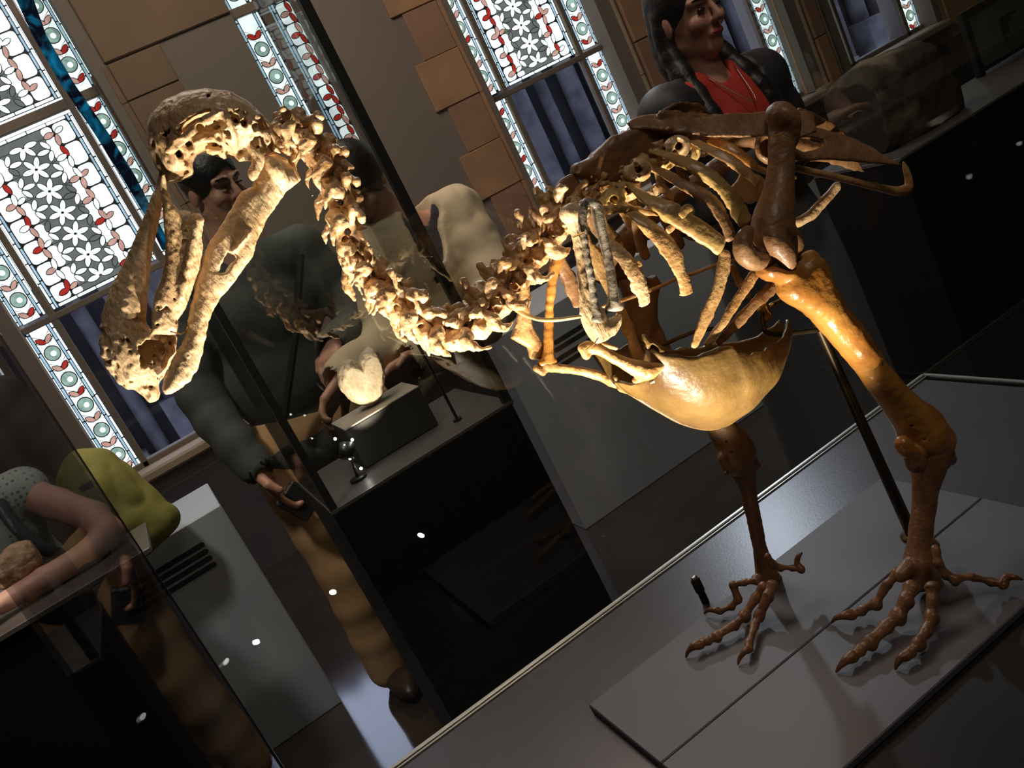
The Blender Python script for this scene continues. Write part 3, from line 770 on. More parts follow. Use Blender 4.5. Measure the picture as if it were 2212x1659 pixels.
nt.links.new(tc_.outputs['Object'], nz_.inputs['Vector']); nt.links.new(nz_.outputs['Fac'], cr_.inputs['Fac'])
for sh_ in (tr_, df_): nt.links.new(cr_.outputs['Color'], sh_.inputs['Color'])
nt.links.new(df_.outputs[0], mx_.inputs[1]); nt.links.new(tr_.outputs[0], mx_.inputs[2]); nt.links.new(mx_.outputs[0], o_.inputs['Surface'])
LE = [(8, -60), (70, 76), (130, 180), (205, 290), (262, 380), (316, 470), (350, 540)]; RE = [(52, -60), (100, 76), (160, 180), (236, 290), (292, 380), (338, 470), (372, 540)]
vs_ = [tuple(at_y(x, y, REFY + dy)) for a_, b_ in zip(LE, RE) for (x, y), dy in ((a_, 0), (b_, 0), (b_, 0.004), (a_, 0.004))]
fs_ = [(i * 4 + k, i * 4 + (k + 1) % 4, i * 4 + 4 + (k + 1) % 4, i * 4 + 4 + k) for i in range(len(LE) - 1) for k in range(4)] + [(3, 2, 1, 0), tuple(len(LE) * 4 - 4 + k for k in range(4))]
o = mesh_obj('reflection_strip', vs_, fs_, bm, None, False)
tag(o, 'blue reflection built as a narrow dark strip with cyan patches slanting across the left window', 'reflection_strip')

# boulder in the right case
RY = 2.25
v = Vol((2.15, 2.08, 0.93), (2.75, 2.40, 1.24), 0.006)
rp = lambda x, y: at_y(x, y, RY)
v.pillow([rp(1812, 215), rp(1835, 175), rp(1880, 140), rp(1945, 108), rp(1975, 112), rp(1995, 150), rp(2035, 190), rp(2052, 250), rp(2045, 300), rp(1990, 330), rp(1940, 350), rp(1880, 352), rp(1830, 330), rp(1808, 270)], RY, 0.12, 0.10, 0.02, edge=0.35)
v.noise(0.012, 12, 1); v.noise(0.005, 40, 2)
o = v.build('boulder', mat('dark_boulder', (0.035, 0.026, 0.018), 0.75, var=(0.16, 0.13, 0.09), nscale=6, bump=0.9, bscale=30, ramp=(0.54, 0.66)))
tag(o, 'rough dark brown boulder with a lighter broken top behind glass at upper right', 'boulder')
o.location.z += 0.9506 - min(q.co.z for q in o.data.vertices)
# framed panel behind the boulder
fy = 2.385
fp = thing('framed_panel', 'black framed grey green text panel with a column of dots at upper right corner', 'panel', tuple(at_y(2140, 215, fy)))
z0p = 0.9506
xL = at_y(2105, 120, fy)[0]; zT = at_y(2080, 25, fy)[2]
f = MB(); f.bbox(xL - 0.014, xL + 0.014, fy - 0.012, fy + 0.012, z0p, zT, 0.002); f.bbox(xL + 0.9, xL + 0.93, fy - 0.012, fy + 0.012, z0p, zT, 0.002)
f.bbox(xL + 0.014, xL + 0.9, fy - 0.012, fy + 0.012, zT - 0.02, zT, 0.002)
f.build('frame', BLACKM, fp)
MB().box(xL + 0.014, xL + 0.9, fy + 0.004, fy + 0.008, z0p + 0.02, zT - 0.02).build('text_sheet', mat('panel_sheet', (0.075, 0.09, 0.08), 0.6, var=(0.09, 0.105, 0.09), nscale=5), fp)
ln = MB(); dots = MB()
for i in range(7):
    q = at_y(2120, 150 + i * 9, fy)
    ln.box(q[0], q[0] + 0.11 - 0.012 * (i % 3), fy + 0.002, fy + 0.0035, q[2], q[2] + 0.0022)
ln.build('text_lines', mat('grey_print', (0.035, 0.042, 0.038), 0.8), fp)
for i in range(4):
    q = at_y(2190 + 3 * i, 123 + i * 12, fy); dots.tube([(q[0], fy + 0.001, q[2]), (q[0], fy + 0.004, q[2])], 0.0035, 12)
dots.build('dots', SLOT, fp)
bk = MB()
q = at_y(2170, 40, fy - 0.03); bk.bbox(q[0], q[0] + 0.008, fy - 0.03, fy - 0.012, q[2] - 0.05, q[2] + 0.004, 0.001); bk.bbox(q[0], q[0] + 0.06, fy - 0.03, fy - 0.012, q[2], q[2] + 0.008, 0.001)
bk.build('handle', BLACKM, fp)
#=====PEOPLE=====
# ------------------------------------------------------------------ visitors
def nrm(a): a = np.array(a, float); return a / np.linalg.norm(a)
class Person:
    def __init__(s, label, c, face, sh, hip, k=1.0, lean=(0, 0, 1), skin=SKIN):
        """c head centre, face direction, sh/hip: pairs (right, left) of shoulder and hip joints"""
        s.c = np.array(c, float); s.f = nrm(face); s.k = k; s.skin = skin
        s.r = nrm(np.cross(s.f, lean)); s.u = np.cross(s.r, s.f)
        s.sh = [np.array(q, float) for q in sh]; s.hip = [np.array(q, float) for q in hip]
        base = (s.hip[0] + s.hip[1]) / 2
        s.root = thing('person', label, 'person', (base[0], base[1], 0))
        s.chest = (s.sh[0] + s.sh[1]) / 2; s.bf = None
    def h(s, r, f, u): return s.c + (s.r * r + s.f * f + s.u * u) * s.k
    def vol(s, lo, hi, vox): return Vol(lo, hi, vox)
    def torso_axes(s):
        a = nrm(s.sh[1] - s.sh[0]); up = nrm(s.chest - (s.hip[0] + s.hip[1]) / 2); f = nrm(np.cross(a, up)); return a, f, up
    def head(s, v):
        k = s.k; AXH = [s.r, s.f, s.u]; h = s.h; kk = 0.014 * k
        v.ell(h(0, -.012, .03), np.array((.074, .094, .092)) * k, AXH, kk)
        v.ell(h(0, .014, -.032), np.array((.060, .076, .080)) * k, AXH, kk)
        v.cone(h(0, .062, -.088), h(0, .055, -.070), .024 * k, .03 * k, kk)
        for g in (-1, 1):
            v.cone(h(.045 * g, .0, -.065), h(.018 * g, .055, -.088), .022 * k, .02 * k, kk)
            v.cone(h(.012 * g, .084, .030), h(.044 * g, .068, .030), .010 * k, .011 * k, .008)
            v.ell(h(.036 * g, .066, -.022), np.array((.024, .022, .024)) * k, AXH, .01)
            v.ell(h(.076 * g, -.008, -.008), np.array((.009, .020, .032)) * k, AXH, .004)
            v.ell(h(.031 * g, .098, .010), np.array((.017, .014, .011)) * k, AXH, .008, True)
            v.cone(h(.010 * g, .100, -.024), h(.010 * g, .098, -.026), .008 * k, .008 * k, .004)
        v.cone(h(0, .088, .018), h(0, .108, -.020), .008 * k, .012 * k, .006)
        v.cone(h(-.016, .084, -.056), h(.016, .084, -.056), .009 * k, .009 * k, .006)
        v.cone(h(0, -.02, -.06), s.chest + np.array([0, 0, .0]), .052 * k, .058 * k, .02)
    def face_parts(s, lip=LIP, closed=False):
        e = MB()
        for g in (-1, 1):
            q = [s.h(.031 * g + a, .086 - abs(a) * .25, .008) for a in (-.014, -.008, 0, .008, .014)]
            e = MB().tube(q, [.002 * s.k, .0055 * s.k * (.5 if closed else 1), .007 * s.k * (.4 if closed else 1), .0055 * s.k * (.5 if closed else 1), .002 * s.k], 8)
            e.build('eye', EYE, s.root, True)
            b = MB().tube([s.h(.014 * g, .094, .032), s.h(.030 * g, .090, .038), s.h(.048 * g, .076, .033)], [.003 * s.k, .004 * s.k, .002 * s.k], 8)
            b.build('eyebrow', HAIR, s.root, True)
        MB().tube([s.h(-.022, .086, -.056), s.h(-.01, .0925, -.054), s.h(0, .094, -.056), s.h(.01, .0925, -.054), s.h(.022, .086, -.056)], [.002, .0055, .006, .0055, .002], 8).build('mouth', lip, s.root, True)
    def hand(s, v, wrist, d, palm_n, curl=0.6, thumb=1, k=1.0):
        """palm with four curled fingers of different length and a thumb from the side of the palm"""
        d = nrm(d); n = nrm(np.array(palm_n) - d * (np.array(palm_n) @ d)); w = np.cross(n, d) * thumb
        p = wrist + d * .045 * k
        for o in (-.028, -.010, .010, .028): v.cone(wrist + w * o * .6, p + d * .03 * k + w * o * k, .016 * k, .0135 * k, .010)
        for o, L in ((.030, .068), (.011, .078), (-.009, .072), (-.028, .056)):
            a = p + d * .036 * k + w * o * k; a1 = a + nrm(d * (1 - .4 * curl) + n * curl * .7) * L * .42 * k
            a2 = a1 + nrm(d * (1 - 1.2 * curl) + n * curl) * L * .34 * k; a3 = a2 + nrm(d * (.6 - 1.6 * curl) + n * .8) * L * .24 * k
            v.chain([a, a1, a2, a3], [.0098 * k, .0092 * k, .0086 * k, .0072 * k], .002, per=1)
        t0 = wrist + d * .018 * k + w * .026 * k; t1 = t0 + nrm(w * .8 + d * .6 + n * .3) * .038 * k; t2 = t1 + nrm(w * .2 + d + n * .5) * .030 * k
        v.chain([t0, t1, t2], [.014 * k, .0115 * k, .009 * k], .005, per=1)
    def body(s, arms, legs, hands, vox=0.006):
        pts = [s.c + .13, s.c - .13] + s.sh + s.hip + [q for a in arms for q in a] + [q for l in legs for q in l]
        lo, hi = bounds(pts, 0.13); v = Vol(lo, hi, vox); k = s.k
        s.head(v); a, f, up = s.torso_axes(); hp = (s.hip[0] + s.hip[1]) / 2; hw = np.linalg.norm(s.sh[1] - s.sh[0]) / 2
        v.cone(s.sh[0], s.sh[1], .05 * k, .05 * k, .03)
        v.ell(s.chest * .78 + hp * .22, (hw * .92, .10 * k, .15 * k), [a, f, up], .03)
        v.ell(s.chest * .35 + hp * .65, (hw * .75, .09 * k, .17 * k), [a, f, up], .03)
        v.ell(hp, (hw * .85, .10 * k, .11 * k), [a, f, up], .03)
        for q in arms: v.chain(q, [.05 * k, .042 * k, .027 * k], .012, per=3)
        for q in legs: v.chain(q, [.085 * k, .055 * k, .036 * k], .02, per=3); v.chain([q[-1], q[-1] + np.array([0.01, -.12, -.045])], [.034, .022], .01)
        for hd in hands: s.hand(v, *hd)
        s.bf = v.build('body', s.skin, s.root)
    def shoes(s, legs, m):
        for q in legs:
            e = q[-1]; v = Vol(e + np.array([-.16, -.24, -.12]), e + np.array([.16, .12, .10]), .006)
            v.ell(e + np.array([0.01, -.07, -.035]), (.048, .135, .042), None, .01); v.cone(e + np.array([0, .01, .02]), e + np.array([0, .01, -.03]), .05, .052, .02)
            v.F[:, :, :max(1, int((0.003 - v.lo[2]) / v.vox))] = 1.0
            v.build('shoe', m, s.root)
    def cloth(s, name, m, arms=(), legs=(), top=0.0, hem=None, infl=.016, fold=.006, sleeve=1.0, vneck=None, vox=0.008, ff=9, cut=None):
        a, f, up = s.torso_axes(); hp = (s.hip[0] + s.hip[1]) / 2; hw = np.linalg.norm(s.sh[1] - s.sh[0]) / 2; k = s.k
        pts = [s.chest + .1, s.chest - .1] + s.sh + s.hip + [q for b in arms for q in b] + [q for l in legs for q in l] + ([hp - up * hem] if hem else [])
        lo, hi = bounds(pts, 0.17); v = Vol(lo, hi, vox)
        if hem is not None:
            v.cone(s.sh[0], s.sh[1], (.05 + infl) * k, (.05 + infl) * k, .03)
            v.ell(s.chest * .78 + hp * .22, (hw * .92 + infl, .10 * k + infl, .16 * k), [a, f, up], .03)
            v.ell(s.chest * .40 + hp * .60, (hw * .82 + infl, .10 * k + infl, .20 * k), [a, f, up], .03)
            v.ell(hp, (hw * .90 + infl, .10 * k + infl, .12 * k), [a, f, up], .03)
            if hem > 0: v.ell(hp - up * hem, (hw * .92 + infl, .105 * k + infl, .12), [a, f, up], .04)
            for g in (0, 1): v.cone(s.chest + up * .045 + (s.sh[g] - s.chest) * .25, s.sh[g], .045 * k, (.052 + infl) * k, .02)
        for q in arms:
            q = [np.array(p) for p in q]; e = q[1] + (q[2] - q[1]) * sleeve
            v.chain([q[0], q[1], e], [.052 * k + infl, .046 * k + infl, .034 * k + infl], .02, per=3)
            v.cone(e, e + nrm(q[2] - q[1]) * .10, .0345 * k + infl * .55, .036 * k + infl * .55, 0, True)
        for q in legs: v.chain(q, [.09 * k + infl, .062 * k + infl, .05 * k + infl], .02, per=3)
        if legs: v.ell(hp + up * .02, (hw * .86 + infl, .105 * k + infl, .13), [a, f, up], .03)
        if vneck is not None:
            w, dep = vneck; top_ = s.chest + up * .12 + f * .10
            for t in np.linspace(0, 1, 11):
                for dq in (0.0, .05): v.cone(top_ - f * dq * (1 - t) - up * dep * t - a * w * (1 - t), top_ - f * dq * (1 - t) - up * dep * t + a * w * (1 - t), .034, .034, .006, True)
        if top: v.cone(s.chest + up * .02, s.chest + up * .25, .055 * k, .075 * k, .008, True)
        if cut is not None: v.F[:, :, :max(1, int((cut - v.lo[2]) / v.vox))] = 1.0
        if fold: v.F -= fold * .75; v.noise(fold * .75, ff, 3, True)
        return v.build(name, m, s.root)
    def hair(s, m, strands=(), vol=1.0, front=.35):
        pts = [s.c + .17, s.c - .17] + [q for st in strands for q in st[0]]
        lo, hi = bounds(pts, 0.06); v = Vol(lo, hi, 0.005); k = s.k; AXH = [s.r, s.f, s.u]
        v.ell(s.h(0, -.018, .038), np.array((.086, .104, .100)) * k * vol, AXH)
        v.ell(s.h(0, .075, -.055), np.array((.070, .095, .115)) * k, AXH, .006, True)
        v.ell(s.h(0, -.0, -.14), np.array((.10, .2, .10)) * k, AXH, .01, True)
        for st, rd in strands: v.chain(st, rd, .012)
        v.noise(.0015, 40, 4); return v.build('hair', m, s.root)

# man with the wallet, seen through the skull opening and below the beak
yA = 3.0
hA = at_y(462, 405, yA)
A_ = Person('man in dark green jacket and tan trousers holding a black wallet, behind the beak', hA, (0.42, -0.80, -0.30),
            ((0.19, yA + .02, 1.47), (0.60, yA + .02, 1.47)), ((0.22, yA + .05, 0.92), (0.42, yA + .05, 0.92)))
elb = np.array([0.10, yA - .02, 1.22]); wrA = at_y(552, 1010, yA - .14)
armsA = [[A_.sh[0], elb, wrA], [A_.sh[1], np.array([0.64, yA - .04, 1.2]), np.array([0.50, yA - .22, 1.18])]]
legsA = [[A_.hip[0], np.array([0.20, yA, .50]), np.array([0.17, yA + .05, .08])], [A_.hip[1], np.array([0.42, yA, .5]), np.array([0.42, yA + .05, .08])]]
hd = nrm(at_y(625, 1085, yA - .14) - wrA)
A_.body(armsA, legsA, [(wrA, hd, (0.75, -0.25, 0.25), .28, -1, 1.25), (armsA[1][2], (-.5, -.6, -.3), (0, 0, -1), .5, 1)], 0.0055)
A_.face_parts(closed=True)
A_.hair(HAIR, vol=.985)
JK = mat('dark_green_jacket', (0.060, 0.068, 0.060), 0.8, var=(0.045, 0.052, 0.048), nscale=8, bump=0.3, bscale=60)
A_.cloth('jacket', JK, arms=armsA, hem=0.02, infl=.02, top=1, fold=.005, ff=11)
A_.cloth('trousers', mat('tan_trousers', (0.60, 0.36, 0.17), 0.85, var=(0.50, 0.29, 0.13), nscale=6), legs=legsA, infl=.02, fold=.0025, ff=7)
MB().tube([np.array([.56, yA - .14, 1.46]), np.array([.42, yA - .155, 1.25]), np.array([.27, yA - .15, 1.05])], .012, 8).build('strap', BLACKM, A_.root)
A_.shoes(legsA, mat('brown_shoes', (0.04, 0.022, 0.012), 0.4))
# wallet
wq = at_y(646, 1082, yA - .17)
wb_ = MB(); wb_.bbox(wq[0] - .045, wq[0] + .045, wq[1] - .012, wq[1] + .012, wq[2] - .055, wq[2] + .055, .006)
vv = np.array(wb_.v) - wq; an = math.radians(28)
vv = np.stack([vv[:, 0] * math.cos(an) - vv[:, 2] * math.sin(an), vv[:, 1], vv[:, 0] * math.sin(an) + vv[:, 2] * math.cos(an)], 1) + wq
wl = mesh_obj('wallet', vv, wb_.f, mat('black_leather', (0.02, 0.022, 0.022), 0.35, bump=0.4, bscale=80), None, False)
tag(wl, 'black leather wallet held in the hand of the man in tan trousers', 'wallet')

# visitor in the beige jacket, head bowed
yB = 2.86
B_ = Person('person with dark hair in beige jacket leaning over the heart shaped shell', at_y(775, 402, yB), (-0.55, -0.62, -0.50),
            ((0.76, yB, 1.36), (1.08, yB + .02, 1.35)), ((0.68, yB + .1, 0.90), (0.85, yB + .1, 0.90)))
armsB = [[B_.sh[0], np.array([0.66, yB - .10, 1.12]), at_y(745, 815, 2.64)], [B_.sh[1], np.array([1.02, yB - .12, 1.06]), at_y(905, 770, 2.62)]]
legsB = [[B_.hip[0], np.array([0.66, yB + .05, .48]), np.array([0.64, yB + .1, .08])], [B_.hip[1], np.array([0.83, yB + .05, .48]), np.array([0.80, yB + .1, .08])]]
B_.body(armsB, legsB, [(armsB[0][2], at_y(705, 880, 2.62) - armsB[0][2], (.3, -.5, -.6), .45, 1, 1.25), (armsB[1][2], at_y(840, 815, 2.62) - armsB[1][2], (-.2, -.5, -.6), .45, -1, 1.25)], 0.006)
B_.face_parts(closed=True)
B_.hair(HAIR, [([B_.h(.0, -.09, .06), B_.h(.0, -.12, 0), B_.h(.0, -.10, -.06)], [.05, .05, .035])], vol=1.08)
B_.cloth('jacket', mat('beige_jacket', (0.56, 0.46, 0.31), 0.85, var=(0.47, 0.38, 0.25), nscale=6, bump=0.25, bscale=40), arms=armsB, hem=0.05, infl=.032, top=1, fold=.006, ff=17, vneck=(.05, .24))
B_.cloth('sweater', mat('navy_sweater', (0.035, 0.037, 0.05), 0.9), hem=0.0, infl=.008, top=1, fold=.003)
B_.cloth('trousers', mat('dark_trousers', (0.03, 0.03, 0.035), 0.9), legs=legsB, fold=.006)

B_.shoes(legsB, mat('black_shoes', (0.01, 0.01, 0.01), 0.4))
# woman with long black hair
yC = 2.0
hC = at_y(1482, 36, yC)
C_ = Person('woman with long black hair, red blouse and black jacket standing behind the pelvis', hC, (0.16, -0.98, -0.12),
            ((hC[0] - .17, yC - .02, 1.375), (hC[0] + .17, yC + .04, 1.345)), ((hC[0] - .07, yC + .03, 0.88), (hC[0] + .08, yC + .04, 0.88)), 0.95)
armsC = [[C_.sh[0], C_.sh[0] + np.array([-.04, .02, -.27]), C_.sh[0] + np.array([.13, -.16, -.17])], [C_.sh[1], C_.sh[1] + np.array([.05, .03, -.27]), C_.sh[1] + np.array([-.13, -.16, -.19])]]
legsC = [[C_.hip[i], C_.hip[i] + np.array([0, -.02, -.42]), np.array([C_.hip[i][0], yC + .03, .07])] for i in (0, 1)]
C_.body(armsC, legsC, [(armsC[0][2], (.8, -.2, .1), (0, 1, 0), .5, 1, .9), (armsC[1][2], (-.8, -.2, .1), (0, 1, 0), .5, -1, .9)], 0.0055)
C_.face_parts(mat('red_lips', (0.55, 0.07, 0.07), 0.4))
ch = C_.chest
C_.hair(HAIR, [([C_.h(g * .066, -.03, .02), C_.h(g * .076, -.02, -.08), ch + C_.r * g * .098 + np.array([0, -.04, -.02]) + C_.f * .02, ch + C_.r * g * .10 + np.array([0, -.03, -.10]) + C_.f * .06], [.022, .026, .028, .012]) for g in (-1, 1)]
        + [([C_.h(0, -.07, .02), C_.h(0, -.075, -.10), ch + np.array([0, .06, -.02])], [.05, .05, .03])], vol=.95)
C_.cloth('blouse', mat('red_blouse', (0.50, 0.030, 0.015), 0.75, var=(0.40, 0.025, 0.015), nscale=8), hem=0.0, infl=.009, top=1, fold=.002, vneck=(.022, .06), cut=1.1)
C_.cloth('jacket', mat('black_jacket', (0.014, 0.014, 0.018), 0.6, bump=0.2, bscale=50), arms=armsC, hem=0.06, infl=.022, top=1, fold=.003, vneck=(.105, .46), cut=1.10)
sk = MB(); hb = (C_.hip[0] + C_.hip[1]) / 2; rg_ = []
zs = [1.14, 1.05, .95, .8, .5, .2, .12]; rw = [.135, .155, .18, .19, .195, .20, .20]; n_ = 40
vs_ = [(hb[0] + rw[i] * math.cos(2 * PI * k / n_) * (1 + .03 * math.sin(9 * 2 * PI * k / n_) * i / 6), hb[1] + .78 * rw[i] * math.sin(2 * PI * k / n_) * (1 + .03 * math.sin(9 * 2 * PI * k / n_) * i / 6), zs[i]) for i in range(7) for k in range(n_)]
sk.add(vs_, [(i * n_ + k, i * n_ + (k + 1) % n_, (i + 1) * n_ + (k + 1) % n_, (i + 1) * n_ + k) for i in range(6) for k in range(n_)] + [tuple(range(n_)), tuple(6 * n_ + k for k in range(n_))])
sk.build('skirt', mat('slate_skirt', (0.10, 0.11, 0.125), 0.8), C_.root, True)
MB().tube(catmull([ch + C_.r * -.05 + C_.f * .05 + np.array([0, 0, .06]), ch + C_.f * .115 + np.array([0, 0, -.03]), ch + C_.r * .05 + C_.f * .05 + np.array([0, 0, .06])], 8), .0012, 6).build('necklace', ALU, C_.root, True)

C_.shoes(legsC, mat('dark_shoes', (0.01, 0.01, 0.01), 0.4))
# visitor leaning on the ledge at left
yD = 2.92
S = at_y(62, 1052, yD); E_ = at_y(262, 1192, 2.70); Wd = at_y(20, 1335, 2.62)
E_[2] = max(E_[2], 1.045); Wd[2] = 1.04
D_ = Person('person in mint dotted sleeveless top leaning an elbow on the ledge at far left', S + np.array([-.24, -.05, .20]), (0.1, -0.85, -0.35),
            (S + np.array([-.33, 0, -.01]), S + np.array([-.02, 0.0, -.005])), ((S[0] - .27, yD + .12, 0.86), (S[0] - .06, yD + .12, 0.86)), 0.95, skin=SKINL)
armsD = [[D_.sh[0], D_.sh[0] + np.array([-.06, -.12, -.24]), D_.sh[0] + np.array([.08, -.30, -.23])], [D_.sh[1], E_, Wd]]
legsD = [[D_.hip[i], D_.hip[i] + np.array([0, .0, -.42]), np.array([D_.hip[i][0], yD + .15, .07])] for i in (0, 1)]
D_.body(armsD, legsD, [(Wd, (-.9, -.3, 0.0), (0, -.2, -1), .3, 1, .9)], 0.006)
D_.face_parts()
D_.hair(HAIRB, [([D_.h(g * .07, -.03, .0), D_.h(g * .085, .0, -.10), D_.h(g * .085, .02, -.24)], [.035, .035, .02]) for g in (-1, 1)])
dm = mat('mint_dotted_fabric', (0.46, 0.55, 0.47), 0.8)
nt = dm.node_tree; vo = nt.nodes.new('ShaderNodeTexVoronoi'); vo.inputs['Scale'].default_value = 62; vo.inputs['Randomness'].default_value = 0.25
tcn = nt.nodes.new('ShaderNodeTexCoord'); cr_ = nt.nodes.new('ShaderNodeValToRGB')
cr_.color_ramp.elements[0].position = 0.26; cr_.color_ramp.elements[0].color = (0.13, 0.25, 0.19, 1)
cr_.color_ramp.elements[1].position = 0.32; cr_.color_ramp.elements[1].color = (0.46, 0.55, 0.47, 1)
nt.links.new(tcn.outputs['Object'], vo.inputs['Vector']); nt.links.new(vo.outputs['Distance'], cr_.inputs['Fac']); nt.links.new(cr_.outputs['Color'], nt.nodes['Principled BSDF'].inputs['Base Color'])
D_.cloth('top', dm, hem=0.0, infl=.018, top=1, fold=.004)
D_.cloth('skirt', mat('grey_skirt', (0.08, 0.08, 0.09), 0.9), legs=legsD, fold=.005)
D_.shoes(legsD, mat('grey_shoes', (0.05, 0.05, 0.05), 0.5))
# backpack
bq = at_y(245, 1085, yD + .10)
bp = thing('backpack', 'yellow green backpack on the back of the person in the mint dotted top', 'backpack', (bq[0], bq[1], bq[2]))
v = Vol(bq + np.array([-.22, -.16, -.26]), bq + np.array([.22, .18, .26]), 0.006)
v.ell(bq + np.array([-.02, .03, .02]), (.12, .09, .17), None, .03); v.ell(bq + np.array([-.01, .03, -.08]), (.14, .09, .12), None, .03); v.ell(bq + np.array([.06, .02, -.12]), (.08, .07, .07), None, .02)
v.noise(.006, 14, 3, True)
v.build('bag_body', mat('olive_yellow_fabric', (0.24, 0.225, 0.045), 0.75, var=(0.18, 0.17, 0.04), nscale=8), bp)
pq = at_y(186, 1050, yD - .02)
MB().bbox(pq[0] - .02, pq[0] + .02, pq[1] - .008, pq[1], pq[2] - .012, pq[2] + .012, .004).build('dark_patch', BLACKM, bp)
MB().tube(catmull([D_.sh[1] + np.array([-.03, .04, .055]), D_.sh[1] + np.array([-.05, -.10, -.02]), D_.sh[1] + np.array([-.01, -.125, -.16]), D_.sh[1] + np.array([.08, -.02, -.26])], 6), .017, 8).build('shoulder_strap', mat('dark_strap', (0.03, 0.035, 0.04), 0.8), bp, True)
# ------------------------------------------------------------------ the dodo skeleton
BT = DZ + 0.012                                # top of the boards
dodo = thing('bird_skeleton', 'mounted skeleton of a large hook-beaked flightless bird standing on the pale boards', 'skeleton', (0.47, MED, BT))
def rp_(x, y, s, r):
    q = P(x, y, s); return q, r * ppm(q)
def vchain(v, lst, k=0.003, sub=False, per=3):
    """lst: (px, py, s, radius px)"""
    q = [rp_(*l) for l in lst]; v.chain([a for a, _ in q], [b for _, b in q], k, sub, per)
def vpoly(v, pts, s, T, R, **kw): v.pillow([P(x, y, s) for x, y in pts], MED - s, T, R, **kw)

# --- skull
cr = [(317, 302), (319, 267), (327, 246), (350, 222), (388, 202), (444, 192), (498, 200), (536, 222), (556, 242), (580, 268), (594, 300),
      (592, 330), (575, 345), (552, 346), (520, 342), (471, 340), (458, 320), (444, 326), (424, 336), (417, 352), (419, 378), (392, 392), (366, 395), (350, 383), (336, 362), (322, 330)]
v = Vol(*bounds([P(205, 900, 0), P(640, 170, 0), P(600, 420, 0.05), P(205, 620, -0.05)], 0.03), 0.00125)
vpoly(v, cr, 0.0, 0.046, 0.060, edge=0.05, rough=0.0006, rf=120)
# hollow the broken side so that the light falls into the brain case and the orbit
lo3, lo4 = P(470, 385, 0.03), P(455, 290, 0.045)
k0 = ppm(P(450, 300, 0.02))
u1 = P(560, 330, 0.02) - P(400, 380, 0.02); u1[1] = 0; u1 /= np.linalg.norm(u1); u2 = np.array([-u1[2], 0, u1[0]]); AX = [u1, u2, np.array([0, 1.0, 0])]
v.ell(P(480, 350, 0.052), (118 * k0, 62 * k0, 0.030), AX, 0.003, True)
v.ell(P(452, 262, 0.036), (58 * k0, 22 * k0, 0.022), AX, 0.002, True)
v.ell(P(555, 312, 0.040), (32 * k0, 30 * k0, 0.022), AX, 0.002, True)
v.ell(P(470, 360, -0.03), (95 * k0, 40 * k0, 0.024), AX, 0.004, True)
v.cone(P(388, 332, 0.06), P(388, 332, 0.0), 8 * k0, 8 * k0, 0, True)
v.cone(P(527, 264, 0.06), P(527, 268, 0.01), 9 * k0, 6 * k0, 0, True)
v.cone(P(370, 218, 0.06), P(370, 220, 0.02), 4 * k0, 3 * k0, 0, True); v.cone(P(450, 207, 0.06), P(450, 208, 0.0), 3 * k0, 3 * k0, 0, True)
vchain(v, [(473, 238, 0.030, 11), (484, 262, 0.036, 14), (498, 298, 0.030, 11), (512, 322, 0.018, 8)], 0.004)
vchain(v, [(362, 326, 0.030, 7), (400, 298, 0.034, 7), (440, 262, 0.034, 7), (472, 250, 0.034, 7)], 0.004)
vchain(v, [(400, 330, 0.022, 9), (440, 300, 0.024, 8), (480, 300, 0.022, 8), (520, 300, 0.024, 7), (560, 295, 0.026, 7)], 0.004)
vchain(v, [(545, 320, 0.022, 12), (560, 345, 0.022, 10), (548, 372, 0.022, 9), (545, 386, 0.022, 4)], 0.004)
vchain(v, [(452, 325, 0.012, 10), (490, 335, 0.012, 10), (530, 335, 0.015, 10), (556, 330, 0.015, 10)], 0.004)
def skm(x, y, z):
    p = P(440, 300, 0)
    d = (x - P(455, 320, 0)[0]) * u1[0] + (z - P(455, 320, 0)[2]) * u1[2]; e = (x - P(455, 320, 0)[0]) * u2[0] + (z - P(455, 320, 0)[2]) * u2[2]
    return (np.abs(e) < 48 * k0) & (np.abs(d) < 125 * k0) & (y < MED - 0.004)
v.pores(0.006, 190, 0.32, skm); v.pores(0.005, 95, 0.52, skm, 8)
# bar over the beak (midline)
vchain(v, [(350, 384, 0.0, 9), (343, 420, 0.0, 8), (331, 462, 0.0, 12), (312, 520, 0.0, 16), (296, 575, 0.0, 23), (280, 630, 0.0, 33), (268, 680, 0.0, 42)], 0.004)
vpoly(v, [(340, 420), (337, 470), (324, 534), (317, 588), (316, 643), (312, 690), (240, 720), (222, 690), (242, 640), (266, 588), (290, 534), (318, 470), (332, 420)], 0.0, 0.010, 0.010, k=0.004)
# side bars reaching the tip
for sd in (1, -1):
    y0 = 0.020 * sd
    vchain(v, [(352, 380, 0.024 * sd, 5), (354, 408, y0, 5), (360, 436, y0, 8)], 0.003)
    vpoly(v, [(354, 424), (362, 430), (380, 448), (396, 470), (400, 488), (410, 466), (428, 462), (441, 474), (438, 492), (436, 516), (438, 540), (432, 575), (424, 600), (411, 640), (400, 670), (386, 690), (384, 725),
              (326, 722), (328, 684), (332, 643), (348, 600), (356, 560), (358, 520), (353, 480), (351, 450)], y0, 0.0075, 0.010, k=0.003, gz=-0.06 * sd)
    vchain(v, [(425, 470, y0 + .004 * sd, 5), (418, 510, y0 + .008 * sd, 6), (410, 560, y0 + .009 * sd, 6), (392, 640, y0 + .006 * sd, 7)], 0.004)
